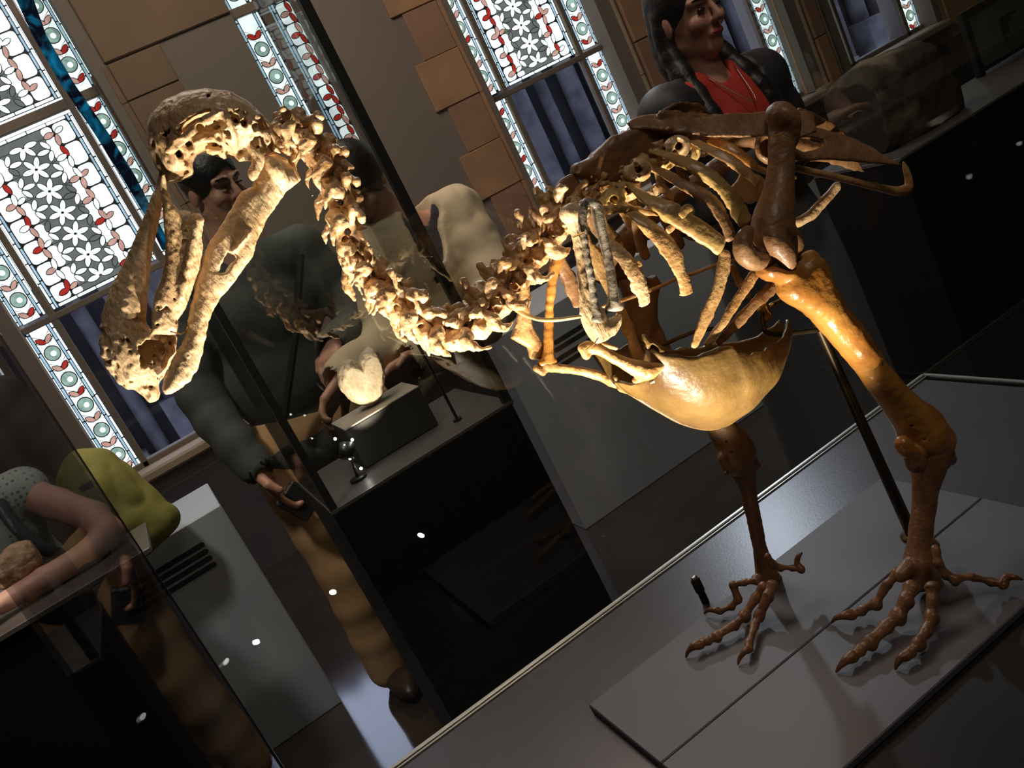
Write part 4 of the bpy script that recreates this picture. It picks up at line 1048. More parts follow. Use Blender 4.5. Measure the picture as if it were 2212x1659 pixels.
# hooked tip
vpoly(v, [(232, 680), (219, 705), (215, 740), (220, 775), (238, 812), (257, 836), (275, 843), (294, 842), (314, 853), (323, 866), (337, 862), (341, 832), (360, 801), (381, 764), (383, 726), (368, 716), (340, 716), (310, 700), (270, 676)],
      0.0, 0.027, 0.038, edge=0.10, rough=0.0015, rf=220, k=0.005)
vchain(v, [(260, 740, 0.0, 34), (290, 790, 0.0, 32), (318, 832, 0.0, 14), (330, 858, 0.0, 5)], 0.006)
v.pillow([P(x, y, 0.035) for x, y in [(297, 768), (306, 746), (322, 735), (345, 733), (362, 742), (363, 760), (352, 785), (340, 800), (318, 797), (304, 786)]], MED - 0.035, 0.028, 0.004, sub=True, edge=0.9, rough=0.004, rf=260)
vchain(v, [(332, 742, 0.012, 3), (346, 765, 0.010, 3), (336, 795, 0.010, 3)], 0.002)
for x, y in ((342, 663), (300, 805), (282, 760), (258, 790), (310, 815), (402, 500), (398, 520)): v.cone(P(x, y, 0.05), P(x, y, 0.022 if y > 700 else 0.012), 2.5 * k0, 2.5 * k0, 0, True)
def tipm(x, y, z): return (z < P(280, 690, 0)[2]) & (y < MED)
v.pores(0.004, 260, 0.58, tipm, 9)
v.noise(0.0005, 330, 6, True); v.noise(0.0005, 50, 8)
skull = v.build('skull', BONE, dodo)

# --- lower jaw
jaw = [(572, 340), (588, 334), (612, 343), (634, 364), (650, 390), (634, 403), (618, 414), (601, 436), (582, 467), (563, 500), (552, 530), (545, 557),
       (525, 584), (500, 615), (480, 640), (463, 667), (450, 697), (443, 730), (436, 765), (425, 800), (408, 823), (386, 837), (370, 850), (354, 850), (349, 839),
       (356, 814), (375, 773), (396, 738), (404, 713), (404, 690), (414, 656), (421, 616), (430, 583), (449, 529), (467, 504), (487, 472), (504, 443), (525, 413), (545, 402), (550, 383), (567, 370)]
v = Vol(*bounds([P(330, 870, 0), P(670, 320, 0), P(660, 420, 0.04), P(380, 860, -0.04)], 0.02), 0.00125)
for sd in (1, -1):
    vpoly(v, jaw, 0.016 * sd, 0.0065, 0.010, gz=0.10 * sd, edge=0.15, k=0.002, rough=0.0008, rf=200)
    v.pillow([P(x, y, 0.016 * sd) for x, y in [(468, 588), (476, 566), (487, 545), (497, 552), (504, 550), (512, 562), (498, 574), (482, 590)]], MED - 0.016 * sd, 0.03, 0.002, sub=True, edge=1.0, rough=0.002, rf=200)
vchain(v, [(372, 836, 0.0, 12), (392, 800, 0.0, 18), (412, 760, 0.0, 17), (424, 715, 0.0, 14)], 0.006)
vchain(v, [(585, 350, 0.018, 12), (600, 372, 0.020, 12), (612, 392, 0.018, 9)], 0.004)
vchain(v, [(540, 500, 0.020, 3), (525, 520, 0.024, 3), (505, 545, 0.022, 3)], 0.002)
v.noise(0.0004, 300, 6, True); v.noise(0.0005, 50, 3)
jw = v.build('lower_jaw', BONE, skull)
w = MB(); w.tube([P(368, 716, 0.030), P(392, 722, 0.024), P(402, 716, 0.02), P(405, 706, 0.012)], 0.0005, 6); w.build('jaw_wire', BRASS, skull)

# --- neck and back bones
def vertebra(name, q, t, L, W, m, parent, seed, spine=0.3, costal=0.8, wing=1.0, vox=0.0011):
    rg = np.random.RandomState(seed); rv = lambda a=0.12: 1 + rg.uniform(-a, a)
    t = np.array(t, float); t[1] = 0; t /= np.linalg.norm(t); d = np.array([-t[2], 0, t[0]]); l = np.array([0, -1.0, 0])
    X = W * 0.9 + L * 0.4
    v = Vol(q - X * 1.25, q + X * 1.25, vox)
    p = lambda a, b, c: q + t * (a * L) + d * (b * W) + l * (c * W)
    kk = 0.03 * L; AV = [t, d, l]
    v.chain([p(-.52, -.06, 0), p(-.1, -.08, 0), p(.28, -.06, 0), p(.56, -.06, 0)], [.25 * W, .19 * W, .20 * W, .26 * W], kk)
    v.ell(p(.0, .20, 0), (.46 * L, .14 * W, .27 * W), AV, kk)                                          # roof plate
    v.cone(p(-.05, .22, 0), p(.10, (.40 + spine) * rv(), 0), 0.10 * W, .07 * W, kk)
    v.ell(p(.02, .32 + spine * .4, 0), (.30 * L, .18 * W, .045 * W), AV, kk)                            # crest
    for sg in (1, -1):
        ws = wing * rv()
        v.ell(p(-.24, -.02, .26 * sg * ws), (.25 * L, .16 * W, .28 * W), AV, kk)                        # side plate
        v.ell(p(-.30, -.10, .44 * sg * ws), (.28 * L, .15 * W, .085 * W), AV, kk)
        v.cone(p(-.26, .18, .14 * sg), p(-.60 * rv(), .26, .34 * sg), .14 * W, .10 * W, kk)            # front joint
        v.ell(p(-.62, .27, .34 * sg), (.19 * L, .09 * W, .13 * W), AV, kk)
        v.cone(p(.22, .24, .10 * sg), p(.62 * rv(), .40 * rv(), .30 * sg), .14 * W, .10 * W, kk)       # rear joint
        v.ell(p(.64, .38, .31 * sg), (.19 * L, .09 * W, .12 * W), AV, kk)
        if costal: v.chain([p(-.36, -.16, .42 * sg * ws), p(-.06, -.36, .44 * sg * ws), p(.38 * costal * rv(), -.40 * rv(), .40 * sg * ws)], [.12 * W, .08 * W, .02 * W], kk)
        if costal: v.cone(p(-.3, -.12, .2 * sg), p(-.10, -.44 * rv(), .17 * sg), .11 * W, .03 * W, kk)
        v.cone(p(-.9, -.02, .30 * sg), p(.4, .03, .27 * sg), .075 * W, .065 * W, 0, True)
        v.cone(p(.10, .04, .6 * sg), p(.06, .06, .10 * sg), .085 * W, .06 * W, 0, True)
        v.cone(p(.34, -.10, .5 * sg), p(.28, -.06, .14 * sg), .07 * W, .05 * W, 0, True)
    v.cone(p(-1, .12, 0), p(1, .14, 0), .075 * W, .075 * W, 0, True)
    v.noise(0.045 * W, 75, seed); v.noise(0.022 * W, 210, seed + 1, True)
    return v.build(name, m, parent)
neck = [(598, 300, 44, 56), (636, 284, 54, 96), (676, 326, 56, 104), (708, 376, 56, 98), (728, 436, 60, 90), (742, 500, 54, 84), (764, 548, 44, 62), (792, 594, 60, 98), (842, 644, 62, 104), (893, 690, 58, 96),
        (948, 716, 60, 104), (1004, 712, 58, 104), (1052, 676, 56, 104), (1088, 628, 56, 106), (1130, 574, 58, 108), (1172, 518, 56, 106), (1210, 468, 52, 100)]
nx = [np.array(n[:2], float) for n in neck]
for i, (x, y, L, W) in enumerate(neck):
    a = nx[max(i - 1, 0)]; b = nx[min(i + 1, len(neck) - 1)]
    s0 = 0.004 * math.sin(i * 1.7)
    q = P(x, y, s0); t = P(*b, s0) - P(*a, s0); kx = ppm(q)
    vertebra('neck_vertebra', q, t, L * kx * 1.12, W * 1.08 * kx, BONE_NECK, dodo, 20 + i, spine=0.10 if i < 12 else 0.30, costal=1.05 if 2 < i < 14 else 0.6, wing=1.0)
back = [(1246, 440, 40, 78), (1284, 420, 42, 66), (1322, 400, 42, 62), (1362, 374, 42, 62), (1404, 350, 42, 60), (1444, 328, 42, 60)]
for i, (x, y, L, W) in enumerate(back):
    q = P(x, y, 0); kx = ppm(q); t = P(x + 40, y - 26, 0) - q
    vertebra('back_vertebra', q, t, L * kx * 1.15, W * kx, TAN, dodo, 60 + i, spine=0.35, costal=0, wing=1.15, vox=0.0012)
# tall fused spines over the shoulders
v = Vol(*bounds([P(1190, 470, 0.02), P(1470, 220, 0.02), P(1470, 380, -0.02)], 0.02), 0.0013)
vpoly(v, [(1237, 369), (1243, 352), (1275, 334), (1300, 312), (1319, 297), (1350, 284), (1385, 262), (1425, 262), (1446, 300), (1425, 345), (1385, 358), (1350, 376), (1322, 398), (1296, 404), (1262, 396)], 0.0, 0.009, 0.007, edge=0.3, rough=0.003)
v.noise(0.0008, 120, 3); v.build('fused_spine', BROWN, dodo)
v = Vol(*bounds([P(1150, 480, 0.02), P(1280, 360, 0.02)], 0.03), 0.0012)
vpoly(v, [(1197, 404), (1212, 386), (1236, 375), (1250, 392), (1262, 412), (1240, 436), (1214, 440)], 0.0, 0.004, 0.007, edge=0.4)
vchain(v, [(1184, 420, 0.0, 10), (1192, 440, 0.0, 14), (1204, 462, 0.0, 18)], 0.003)
vchain(v, [(1147, 452, 0.012, 6), (1165, 470, 0.012, 9), (1200, 470, 0.010, 8)], 0.003)
v.noise(0.0008, 120, 4); v.build('fused_spine', BROWN, dodo)

# --- pelvis
v = Vol(*bounds([P(1370, 400, 0.0), P(1930, 225, 0.0), P(1920, 380, 0.05), P(1400, 230, -0.06)], 0.03), 0.0015)
fore = [(1391, 251), (1408, 240), (1429, 235), (1477, 234), (1502, 243), (1527, 252), (1571, 247), (1609, 244), (1654, 247), (1700, 250), (1714, 262), (1700, 300), (1660, 318), (1613, 303), (1571, 305), (1527, 298), (1477, 285), (1423, 272), (1395, 268)]
post = [(1680, 246), (1714, 252), (1777, 270), (1825, 292), (1863, 320), (1888, 348), (1907, 364), (1872, 361), (1825, 353), (1793, 348), (1761, 348), (1711, 349), (1680, 345), (1660, 320)]
for sd in (1, -1):
    vpoly(v, fore, 0.030 * sd, 0.0032, 0.006, gz=0.85 * sd, edge=0.4, k=0.002, rough=0.001)
    vpoly(v, post, 0.036 * sd, 0.0030, 0.006, gz=0.55 * sd, edge=0.4, k=0.003, rough=0.001)
    v.pillow([P(x, y, 0.036 * sd) for x, y in [(1722, 312), (1736, 296), (1762, 292), (1783, 302), (1782, 314), (1762, 323), (1740, 326)]], MED - 0.036 * sd, 0.022, 0.002, sub=True, edge=1.0)
    v.ell(P(1672, 312, 0.034 * sd), (0.022, 0.010, 0.018), None, 0.004)
    v.ell(P(1672, 312, 0.044 * sd), (0.013, 0.012, 0.012), None, 0.001, True)
    vchain(v, [(1430, 246, 0.012 * sd, 8), (1520, 258, 0.008 * sd, 9), (1600, 258, 0.010 * sd, 10), (1700, 264, 0.014 * sd, 9)], 0.006)
vchain(v, [(1420, 290, 0.0, 20), (1500, 285, 0.0, 20), (1580, 290, 0.0, 22), (1660, 300, 0.0, 22), (1740, 318, 0.0, 14), (1790, 330, 0.0, 8)], 0.006)
for i, x in enumerate(range(1440, 1700, 34)):
    for sd in (1, -1): vchain(v, [(x, 290, 0.0, 9), (x + 6, 280, 0.024 * sd, 6)], 0.004)
v.noise(0.0006, 50, 3); v.noise(0.0003, 220, 4)
pelvis = v.build('pelvis', BROWN, dodo)
psweep('pubis', [(1690, 358, 0.040, 8), (1740, 368, 0.040, 8), (1800, 381, 0.040, 8), (1860, 396, 0.040, 8), (1915, 409, 0.040, 9), (1945, 413, 0.04, 11), (1962, 404, 0.04, 11), (1962, 384, 0.04, 9), (1956, 364, 0.04, 7), (1951, 349, 0.04, 2)], TAN, dodo, flat=0.8)
psweep('pubis', [(1620, 355, -0.035, 8), (1660, 372, -0.035, 7), (1720, 384, -0.035, 6)], TAN, dodo, flat=0.8)
psweep('tail_bone', [(1700, 482, 0.0, 8), (1722, 480, 0.0, 11), (1752, 464, 0.0, 12), (1770, 444, 0.0, 11), (1790, 424, 0.0, 11), (1812, 396, 0.0, 10)], BONE_NECK, dodo, flat=0.8, jit=0.08)
v = Vol(*bounds([P(1550, 350, -0.03), P(1670, 450, -0.03)], 0.02), 0.0013)
vpoly(v, [(1568, 418), (1590, 396), (1600, 372), (1640, 380), (1664, 400), (1668, 440), (1610, 436)], -0.030, 0.004, 0.008, edge=0.3, rough=0.002)
v.build('ischium', BONE, pelvis)

# --- thigh bones
def femur(sc, pts, cond, m, s):
    q = [rp_(*l) for l in pts]; allp = [a for a, _ in q] + [rp_(*c)[0] for ch in cond for c in ch]
    v = Vol(*bounds(allp, 0.03), 0.0013)
    v.chain([a for a, _ in q], [b for _, b in q], 0.004)
    for ch in cond: vchain(v, ch, 0.006)
    v.noise(0.0005, 45, 3); v.noise(0.0003, 200, 5)
    return v.build('femur', m, dodo)
v_ = femur(1, [(1690, 262, 0.062, 27), (1689, 310, 0.066, 26), (1687, 360, 0.069, 26), (1682, 415, 0.073, 31), (1673, 462, 0.077, 40), (1668, 500, 0.080, 46)],
      [[(1672, 243, 0.058, 15), (1690, 250, 0.070, 24), (1710, 262, 0.075, 13), (1712, 300, 0.072, 11)], [(1690, 300, 0.060, 20), (1684, 316, 0.035, 17)],
       [(1616, 498, 0.084, 11), (1604, 522, 0.088, 14), (1608, 548, 0.088, 16), (1630, 565, 0.086, 15), (1654, 560, 0.084, 12), (1668, 545, 0.082, 10)],
       [(1660, 512, 0.090, 14), (1676, 524, 0.094, 17), (1694, 545, 0.094, 17), (1703, 566, 0.092, 12), (1703, 580, 0.092, 5)],
       [(1705, 505, 0.090, 16), (1716, 528, 0.088, 15), (1710, 550, 0.086, 14)]], BROWN, 0.07)
MB().tube([P(1664, 296, 0.098), P(1688, 288, 0.10), P(1708, 300, 0.09)], 0.0005, 6).build('femur_wire', BRASS, v_)
femur(1, [(1575, 345, -0.058, 20), (1520, 385, -0.066, 19), (1450, 430, -0.074, 19), (1390, 480, -0.080, 22), (1345, 525, -0.085, 30)],
      [[(1340, 525, -0.080, 20), (1310, 548, -0.080, 26), (1296, 575, -0.080, 24), (1312, 600, -0.080, 16)], [(1350, 545, -0.096, 18), (1330, 585, -0.096, 20), (1342, 608, -0.096, 12)]], BROWN, -0.07)

# --- shins
v = Vol(*bounds([P(1630, 540, 0.09), P(1890, 740, 0.09), P(2070, 1010, 0.08), P(1900, 1000, 0.08)], 0.03), 0.0014)
vpoly(v, [(1641, 581), (1660, 574), (1717, 572), (1742, 546), (1770, 560), (1786, 592), (1795, 620), (1820, 660), (1850, 696), (1868, 722), (1900, 770), (1880, 800), (1845, 780), (1810, 745), (1793, 725), (1771, 700), (1742, 676), (1700, 650), (1686, 636), (1683, 614), (1660, 606), (1644, 594)], 0.084, 0.016, 0.016, edge=0.12, rough=0.0012)
vchain(v, [(1730, 590, 0.080, 40), (1760, 640, 0.080, 34), (1806, 700, 0.078, 30), (1850, 755, 0.076, 28), (1890, 805, 0.074, 29), (1925, 850, 0.072, 31), (1964, 895, 0.070, 37), (1990, 925, 0.068, 46), (1996, 950, 0.067, 48)], 0.006)
vchain(v, [(1950, 958, 0.080, 17), (1962, 975, 0.080, 16), (1985, 985, 0.076, 14)], 0.003)
vchain(v, [(2030, 930, 0.066, 22), (2040, 955, 0.066, 22), (2035, 978, 0.066, 15)], 0.003)
vchain(v, [(1752, 560, 0.060, 20), (1738, 585, 0.070, 24)], 0.004)
for x, y in ((1970, 920), (1996, 949)): v.cone(P(x, y, 0.12), P(x, y, 0.08), 0.0020, 0.0016, 0, True)
v.noise(0.0006, 40, 3); v.noise(0.0003, 220, 5)
tib = v.build('tibiotarsus', AMBER, dodo)
psweep('fibula', [(1780, 572, 0.064, 12), (1792, 612, 0.070, 8), (1812, 650, 0.074, 6), (1838, 686, 0.078, 5), (1866, 718, 0.080, 4)], AMBER, dodo, flat=0.8)
v = Vol(*bounds([P(1320, 580, -0.085), P(1420, 770, -0.085), P(1650, 1030, -0.07), P(1540, 1010, -0.07)], 0.03), 0.0015)
vpoly(v, [(1338, 606), (1375, 596), (1398, 600), (1412, 592), (1424, 612), (1415, 650), (1410, 720), (1440, 790), (1420, 820), (1380, 770), (1362, 700), (1350, 650)], -0.082, 0.012, 0.014, edge=0.15)
vchain(v, [(1385, 640, -0.085, 28), (1400, 700, -0.085, 22), (1440, 780, -0.083, 20), (1500, 855, -0.080, 20), (1548, 912, -0.077, 24), (1574, 945, -0.076, 32), (1588, 975, -0.076, 37), (1592, 992, -0.076, 36)], 0.005)
vchain(v, [(1562, 990, -0.070, 12), (1575, 1008, -0.070, 11)], 0.003); vchain(v, [(1620, 985, -0.076, 15), (1622, 1005, -0.076, 12)], 0.003)
for x, y in ((1569, 955), (1580, 976)): v.cone(P(x, y, -0.04), P(x, y, -0.066), 0.0018, 0.0014, 0, True)
v.noise(0.0009, 70, 3); v.build('tibiotarsus', BROWN, dodo)

# --- feet
def foot(shaft, knobs, toes, m, s_top):
    q = [rp_(*l) for l in shaft]
    v = Vol(*bounds([a for a, _ in q] + [rp_(*k)[0] for ch in knobs for k in ch], 0.028), 0.0013)
    v.chain([a for a, _ in q], [b for _, b in q], 0.003)
    for ch in knobs: vchain(v, ch, 0.0025)
    v.noise(0.0008, 80, 3)
    v.build('tarsometatarsus', m, dodo)
    for pts, claw in toes:
        # pts: (px, py, height above board, radius px) along the toe, claw continues it
        w = []
        for x, y, h, r in pts + claw:
            p = at_z(x, y, BT + h); w.append((p, r * ppm(p)))
        n = len(pts)
        v = Vol(*bounds([a for a, _ in w[:n]], 0.02), 0.0011)
        for i in range(n - 1):
            (a, ra), (b, rb) = w[i], w[i + 1]; mid = (a + b) / 2
            v.chain([a, a * .6 + b * .4, a * .25 + b * .75, b], [ra, min(ra, rb) * .80, min(ra, rb) * .80, rb], 0.0015, per=2)
            t = (b - a) / (np.linalg.norm(b - a) + 1e-9)
            if i > 0: v.ell(a + np.array([0, 0, -ra * 0.40]), (ra * 0.9, ra * 0.85, ra * 0.95), None, 0.002)
        v.noise(0.0006, 160, 3)
        toe = v.build('toe', m, dodo)
        cl = [w[n - 1]] + w[n:]
        v = Vol(*bounds([a for a, _ in cl], 0.012), 0.0008)
        v.chain([a for a, _ in cl], [b for _, b in cl], 0.001, per=5)
        v.build('claw', CLAW, toe)
foot([(2006, 990, 0.070, 40), (2004, 1018, 0.071, 33), (1999, 1055, 0.072, 26), (1995, 1100, 0.074, 23), (1990, 1145, 0.076, 23), (1986, 1190, 0.078, 27), (1985, 1225, 0.080, 33), (1987, 1245, 0.080, 34)],
     [[(1968, 982, 0.080, 18), (1978, 1000, 0.080, 22)], [(2035, 985, 0.066, 20), (2052, 992, 0.062, 14)], [(2048, 978, 0.060, 13), (2040, 1000, 0.066, 14)],
      [(1962, 1225, 0.080, 18), (1944, 1243, 0.080, 16)], [(1985, 1240, 0.084, 20), (1978, 1266, 0.086, 17)], [(2005, 1235, 0.082, 20), (2018, 1262, 0.082, 17), (2034, 1262, 0.080, 10)],
      [(2012, 1172, 0.070, 10), (2020, 1178, 0.066, 9)]],
     [([(1938, 1240, .036, 13), (1916, 1262, .031, 10), (1892, 1304, .018, 13), (1862, 1318, .012, 10), (1840, 1328, .010, 12)], [(1824, 1330, .013, 8), (1806, 1335, .010, 5), (1795, 1346, .002, 2)]),
      ([(1968, 1272, .030, 19), (1958, 1296, .026, 16), (1940, 1330, .017, 18), (1915, 1352, .014, 15), (1880, 1388, .011, 16), (1858, 1404, .010, 12), (1842, 1418, .009, 14)], [(1828, 1426, .010, 9), (1814, 1440, .006, 5), (1806, 1452, .0015, 2)]),
      ([(2014, 1272, .032, 17), (2014, 1296, .026, 13), (2012, 1334, .016, 16), (2000, 1362, .012, 13), (1984, 1390, .011, 15), (1968, 1408, .010, 11), (1958, 1416, .009, 12)], [(1946, 1422, .010, 8), (1938, 1434, .006, 5), (1934, 1446, .0015, 2)]),
      ([(2022, 1186, .058, 10), (2026, 1214, .048, 11), (2042, 1240, .036, 10), (2062, 1252, .030, 11), (2100, 1246, .024, 8), (2140, 1256, .014, 9), (2166, 1262, .010, 12)], [(2174, 1248, .014, 8), (2192, 1247, .014, 5), (2209, 1252, .008, 2)])],
     FOOTB, 0)
foot([(1604, 1002, -0.078, 32), (1608, 1025, -0.079, 22), (1617, 1060, -0.080, 17), (1626, 1110, -0.082, 15), (1636, 1160, -0.084, 14), (1646, 1205, -0.086, 16), (1656, 1240, -0.087, 22), (1660, 1252, -0.087, 22)],
     [[(1576, 998, -0.078, 12), (1590, 1006, -0.078, 14)], [(1625, 998, -0.078, 14), (1634, 1006, -0.078, 10)], [(1568, 1022, -0.072, 4), (1578, 1012, -0.074, 4)],
      [(1650, 1248, -0.087, 13), (1634, 1252, -0.087, 12)], [(1660, 1252, -0.083, 13), (1655, 1264, -0.082, 12)], [(1672, 1245, -0.087, 13), (1680, 1256, -0.087, 14)]],
     [([(1634, 1254, .034, 10), (1608, 1258, .034, 7), (1584, 1264, .032, 9), (1594, 1294, .016, 9), (1580, 1310, .010, 7), (1556, 1320, .008, 8)], [(1544, 1318, .011, 6), (1530, 1318, .010, 4), (1521, 1325, .004, 1.5)]),
      ([(1648, 1268, .030, 12), (1632, 1292, .022, 10), (1608, 1330, .012, 13), (1586, 1350, .012, 10), (1548, 1374, .010, 12), (1528, 1384, .010, 9), (1512, 1392, .009, 11)], [(1498, 1396, .011, 8), (1486, 1408, .007, 4), (1482, 1420, .0015, 2)]),
      ([(1668, 1266, .032, 14), (1660, 1286, .028, 12), (1640, 1330, .013, 12), (1630, 1352, .010, 9), (1618, 1390, .009, 9), (1618, 1402, .008, 9)], [(1608, 1408, .010, 6), (1598, 1422, .006, 4), (1594, 1436, .0015, 1.6)]),
      ([(1658, 1202, .058, 8), (1668, 1218, .048, 9), (1684, 1226, .040, 8), (1710, 1226, .034, 6), (1730, 1230, .030, 9)], [(1722, 1218, .036, 6), (1724, 1204, .042, 5), (1732, 1194, .045, 2)])],
     FOOTB, 0)

# --- breastbone: boat shaped bowl
KL = [(1330, 822), (1352, 842), (1385, 862), (1425, 886), (1470, 910), (1520, 924), (1560, 921), (1592, 902), (1628, 862), (1655, 822), (1672, 778), (1686, 742), (1700, 700)]
RL = [(1391, 790), (1398, 752), (1404, 752), (1430, 760), (1480, 767), (1530, 757), (1572, 743), (1594, 764), (1620, 762), (1648, 758), (1672, 744), (1688, 730), (1702, 694)]
kq = catmull([P(x, y, 0.0) for x, y in KL], 8)
SR = [0.030, 0.046, 0.056, 0.062, 0.066, 0.068, 0.068, 0.066, 0.060, 0.050, 0.036, 0.020, 0.006]
rq = catmull([P(x, y, s) for (x, y), s in zip(RL, SR)], 8)
nv = 22; vs = []; nu = len(kq)
for sd in (1, -1):
    for i in range(nu):
        K, R = kq[i].copy(), rq[i].copy()
        Rm = R.copy(); Rm[1] = MED + (R[1] - MED) * sd
        for j in range(nv):
            v_ = j / (nv - 1); f = math.sin(v_ * PI / 2) ** 0.85
            p = K * (1 - v_) + Rm * v_; p[1] = K[1] * (1 - f) + Rm[1] * f
            p = p - np.array([0, 0, 1]) * 0.010 * math.sin(v_ * PI)
            jit = 0.0022 * vnoise(np.array([p[0]]), np.array([p[1]]), np.array([p[2]]), 45, 1)[0] + (0.003 * vnoise(np.array([p[0]]), np.array([0.]), np.array([0.]), 130, 2)[0] if j == nv - 1 else 0)
            vs.append(p + np.array([0, 0, jit]))
fs = []
for h in range(2):
    o = h * nu * nv
    for i in range(nu - 1):
        for j in range(nv - 1):
            a = (o + i * nv + j, o + (i + 1) * nv + j, o + (i + 1) * nv + j + 1, o + i * nv + j + 1)
            fs.append(a if h == 0 else a[::-1])
st = mesh_obj('sternum', vs, fs, STERN, dodo)
so = st.modifiers.new('thickness', 'SOLIDIFY'); so.thickness = 0.0032; so.offset = 0
psweep('keel', [(1326, 812, 0.0, 6), (1352, 842, 0.0, 5), (1385, 864, 0, 5), (1425, 888, 0, 5), (1470, 912, 0, 5), (1520, 925, 0, 5), (1560, 921, 0, 4), (1592, 902, 0, 3)], STERN, st, flat=0.8)
v = Vol(*bounds([P(1380, 720, 0.06), P(1450, 830, 0.06)], 0.02), 0.0012)
vchain(v, [(1392, 728, 0.055, 7), (1400, 748, 0.055, 9), (1420, 756, 0.058, 9), (1440, 764, 0.060, 6)], 0.003)
vchain(v, [(1385, 838, 0.03, 5), (1410, 822, 0.04, 7), (1434, 806, 0.05, 8), (1440, 790, 0.055, 7)], 0.003)
v.pores(0.004, 200, 0.4, None, 3); v.noise(0.001, 150, 3); v.build('sternum_rim', STERN, st)

# --- shoulder girdle and wings
def knob(name, shaft, knobs, m, k=0.003, noise=0.0007, vox=0.0012, flat=None):
    q = [rp_(*l) for l in shaft]
    v = Vol(*bounds([a for a, _ in q] + [rp_(*c)[0] for ch in knobs for c in ch], 0.024), vox)
    v.chain([a for a, _ in q], [b for _, b in q], k)
    for ch in knobs: vchain(v, ch, k * 0.8)
    if noise: v.noise(noise, 90, 3); v.noise(noise * .5, 240, 4)
    return v.build(name, m, dodo)
cw = knob('coracoid', [(1268, 748, 0.050, 12), (1295, 755, 0.052, 11), (1330, 775, 0.054, 11), (1365, 792, 0.056, 15), (1398, 802, 0.056, 20)],
     [[(1258, 752, 0.050, 10), (1266, 768, 0.050, 9)], [(1372, 822, 0.05, 7), (1400, 806, 0.056, 14), (1426, 792, 0.058, 9)], [(1300, 742, 0.044, 6), (1330, 752, 0.040, 5)]], TAN)
knob('coracoid', [(1180, 792, -0.045, 11), (1215, 797, -0.045, 8), (1255, 802, -0.045, 8), (1300, 814, -0.042, 10), (1330, 828, -0.035, 11)],
     [[(1158, 796, -0.045, 8), (1172, 804, -0.045, 8)], [(1316, 812, -0.04, 6), (1342, 840, -0.03, 6)], [(1390, 858, -0.01, 5), (1340, 838, -0.02, 8)]], TAN)
v = Vol(*bounds([P(1210, 440, 0.07), P(1360, 760, 0.07)], 0.025), 0.0012)
vpoly(v, [(1251, 690), (1258, 660), (1300, 664), (1312, 690), (1340, 676), (1341, 700), (1328, 722), (1306, 738), (1290, 742), (1268, 730), (1253, 712)], 0.068, 0.008, 0.014, edge=0.15, k=0.003)
vchain(v, [(1234, 468, 0.060, 17), (1246, 500, 0.062, 13), (1254, 550, 0.064, 11), (1262, 600, 0.066, 12), (1270, 650, 0.067, 16), (1282, 690, 0.068, 20)], 0.004)
vchain(v, [(1222, 462, 0.055, 14), (1236, 460, 0.062, 18), (1262, 462, 0.058, 12)], 0.004)
v.noise(0.0007, 90, 3); v.noise(0.0005, 300, 6)
hum = v.build('humerus', BONE, dodo)
MB().tube([P(1266, 756, 0.075), P(1284, 742, 0.080), P(1292, 730, 0.080)], 0.00045, 6).build('wing_wire', BRASS, hum)
MB().tube([P(1238, 512, 0.080), P(1262, 502, 0.082)], 0.0009, 6).build('wing_wire', BRASS, hum)
knob('radius', [(1262, 440, 0.078, 8), (1258, 480, 0.078, 8), (1266, 540, 0.079, 7), (1277, 600, 0.080, 7), (1286, 660, 0.080, 7), (1292, 685, 0.080, 9)], [[(1284, 690, 0.080, 7), (1296, 692, 0.080, 7)]], GREYB, noise=0.0002)
knob('ulna', [(1288, 446, 0.070, 12), (1294, 480, 0.070, 11), (1304, 520, 0.070, 9), (1314, 560, 0.070, 9), (1322, 610, 0.070, 9), (1326, 645, 0.070, 10), (1326, 660, 0.070, 13)],
     [[(1256, 440, 0.070, 7), (1276, 438, 0.072, 9), (1294, 444, 0.070, 8)], [(1314, 666, 0.07, 8), (1338, 664, 0.07, 9)]], GREYB, noise=0.0002)
knob('humerus', [(1204, 560, -0.040, 10), (1196, 590, -0.042, 11), (1189, 640, -0.044, 8), (1186, 700, -0.046, 9), (1184, 750, -0.046, 9), (1182, 780, -0.046, 13)], [[(1212, 555, -0.04, 5), (1204, 580, -0.04, 6)], [(1170, 785, -0.046, 9), (1194, 780, -0.046, 9)]], AMBER)
v = Vol(*bounds([P(1090, 600, -0.05), P(1190, 800, -0.05)], 0.02), 0.0013)
vpoly(v, [(1123, 620), (1142, 616), (1144, 680), (1150, 708), (1172, 742), (1178, 762), (1168, 778), (1146, 776), (1140, 752), (1122, 742), (1104, 730), (1112, 700), (1122, 670)], -0.055, 0.006, 0.010, edge=0.25)
v.noise(0.0008, 90, 3); v.build('scapula', TAN, dodo)
knob('scapula', [(1245, 470, 0.045, 12), (1300, 455, 0.045, 9), (1360, 452, 0.045, 7), (1420, 462, 0.045, 6)], [], TAN)
psweep('cord', [(1112, 668, 0.0, 4.5), (1135, 680, 0.02, 4.5), (1165, 690, 0.05, 4.5), (1200, 691, 0.066, 4.5), (1232, 687, 0.072, 4.5), (1256, 683, 0.074, 4)], YCORD, dodo, flat=1.0, jit=0.02)

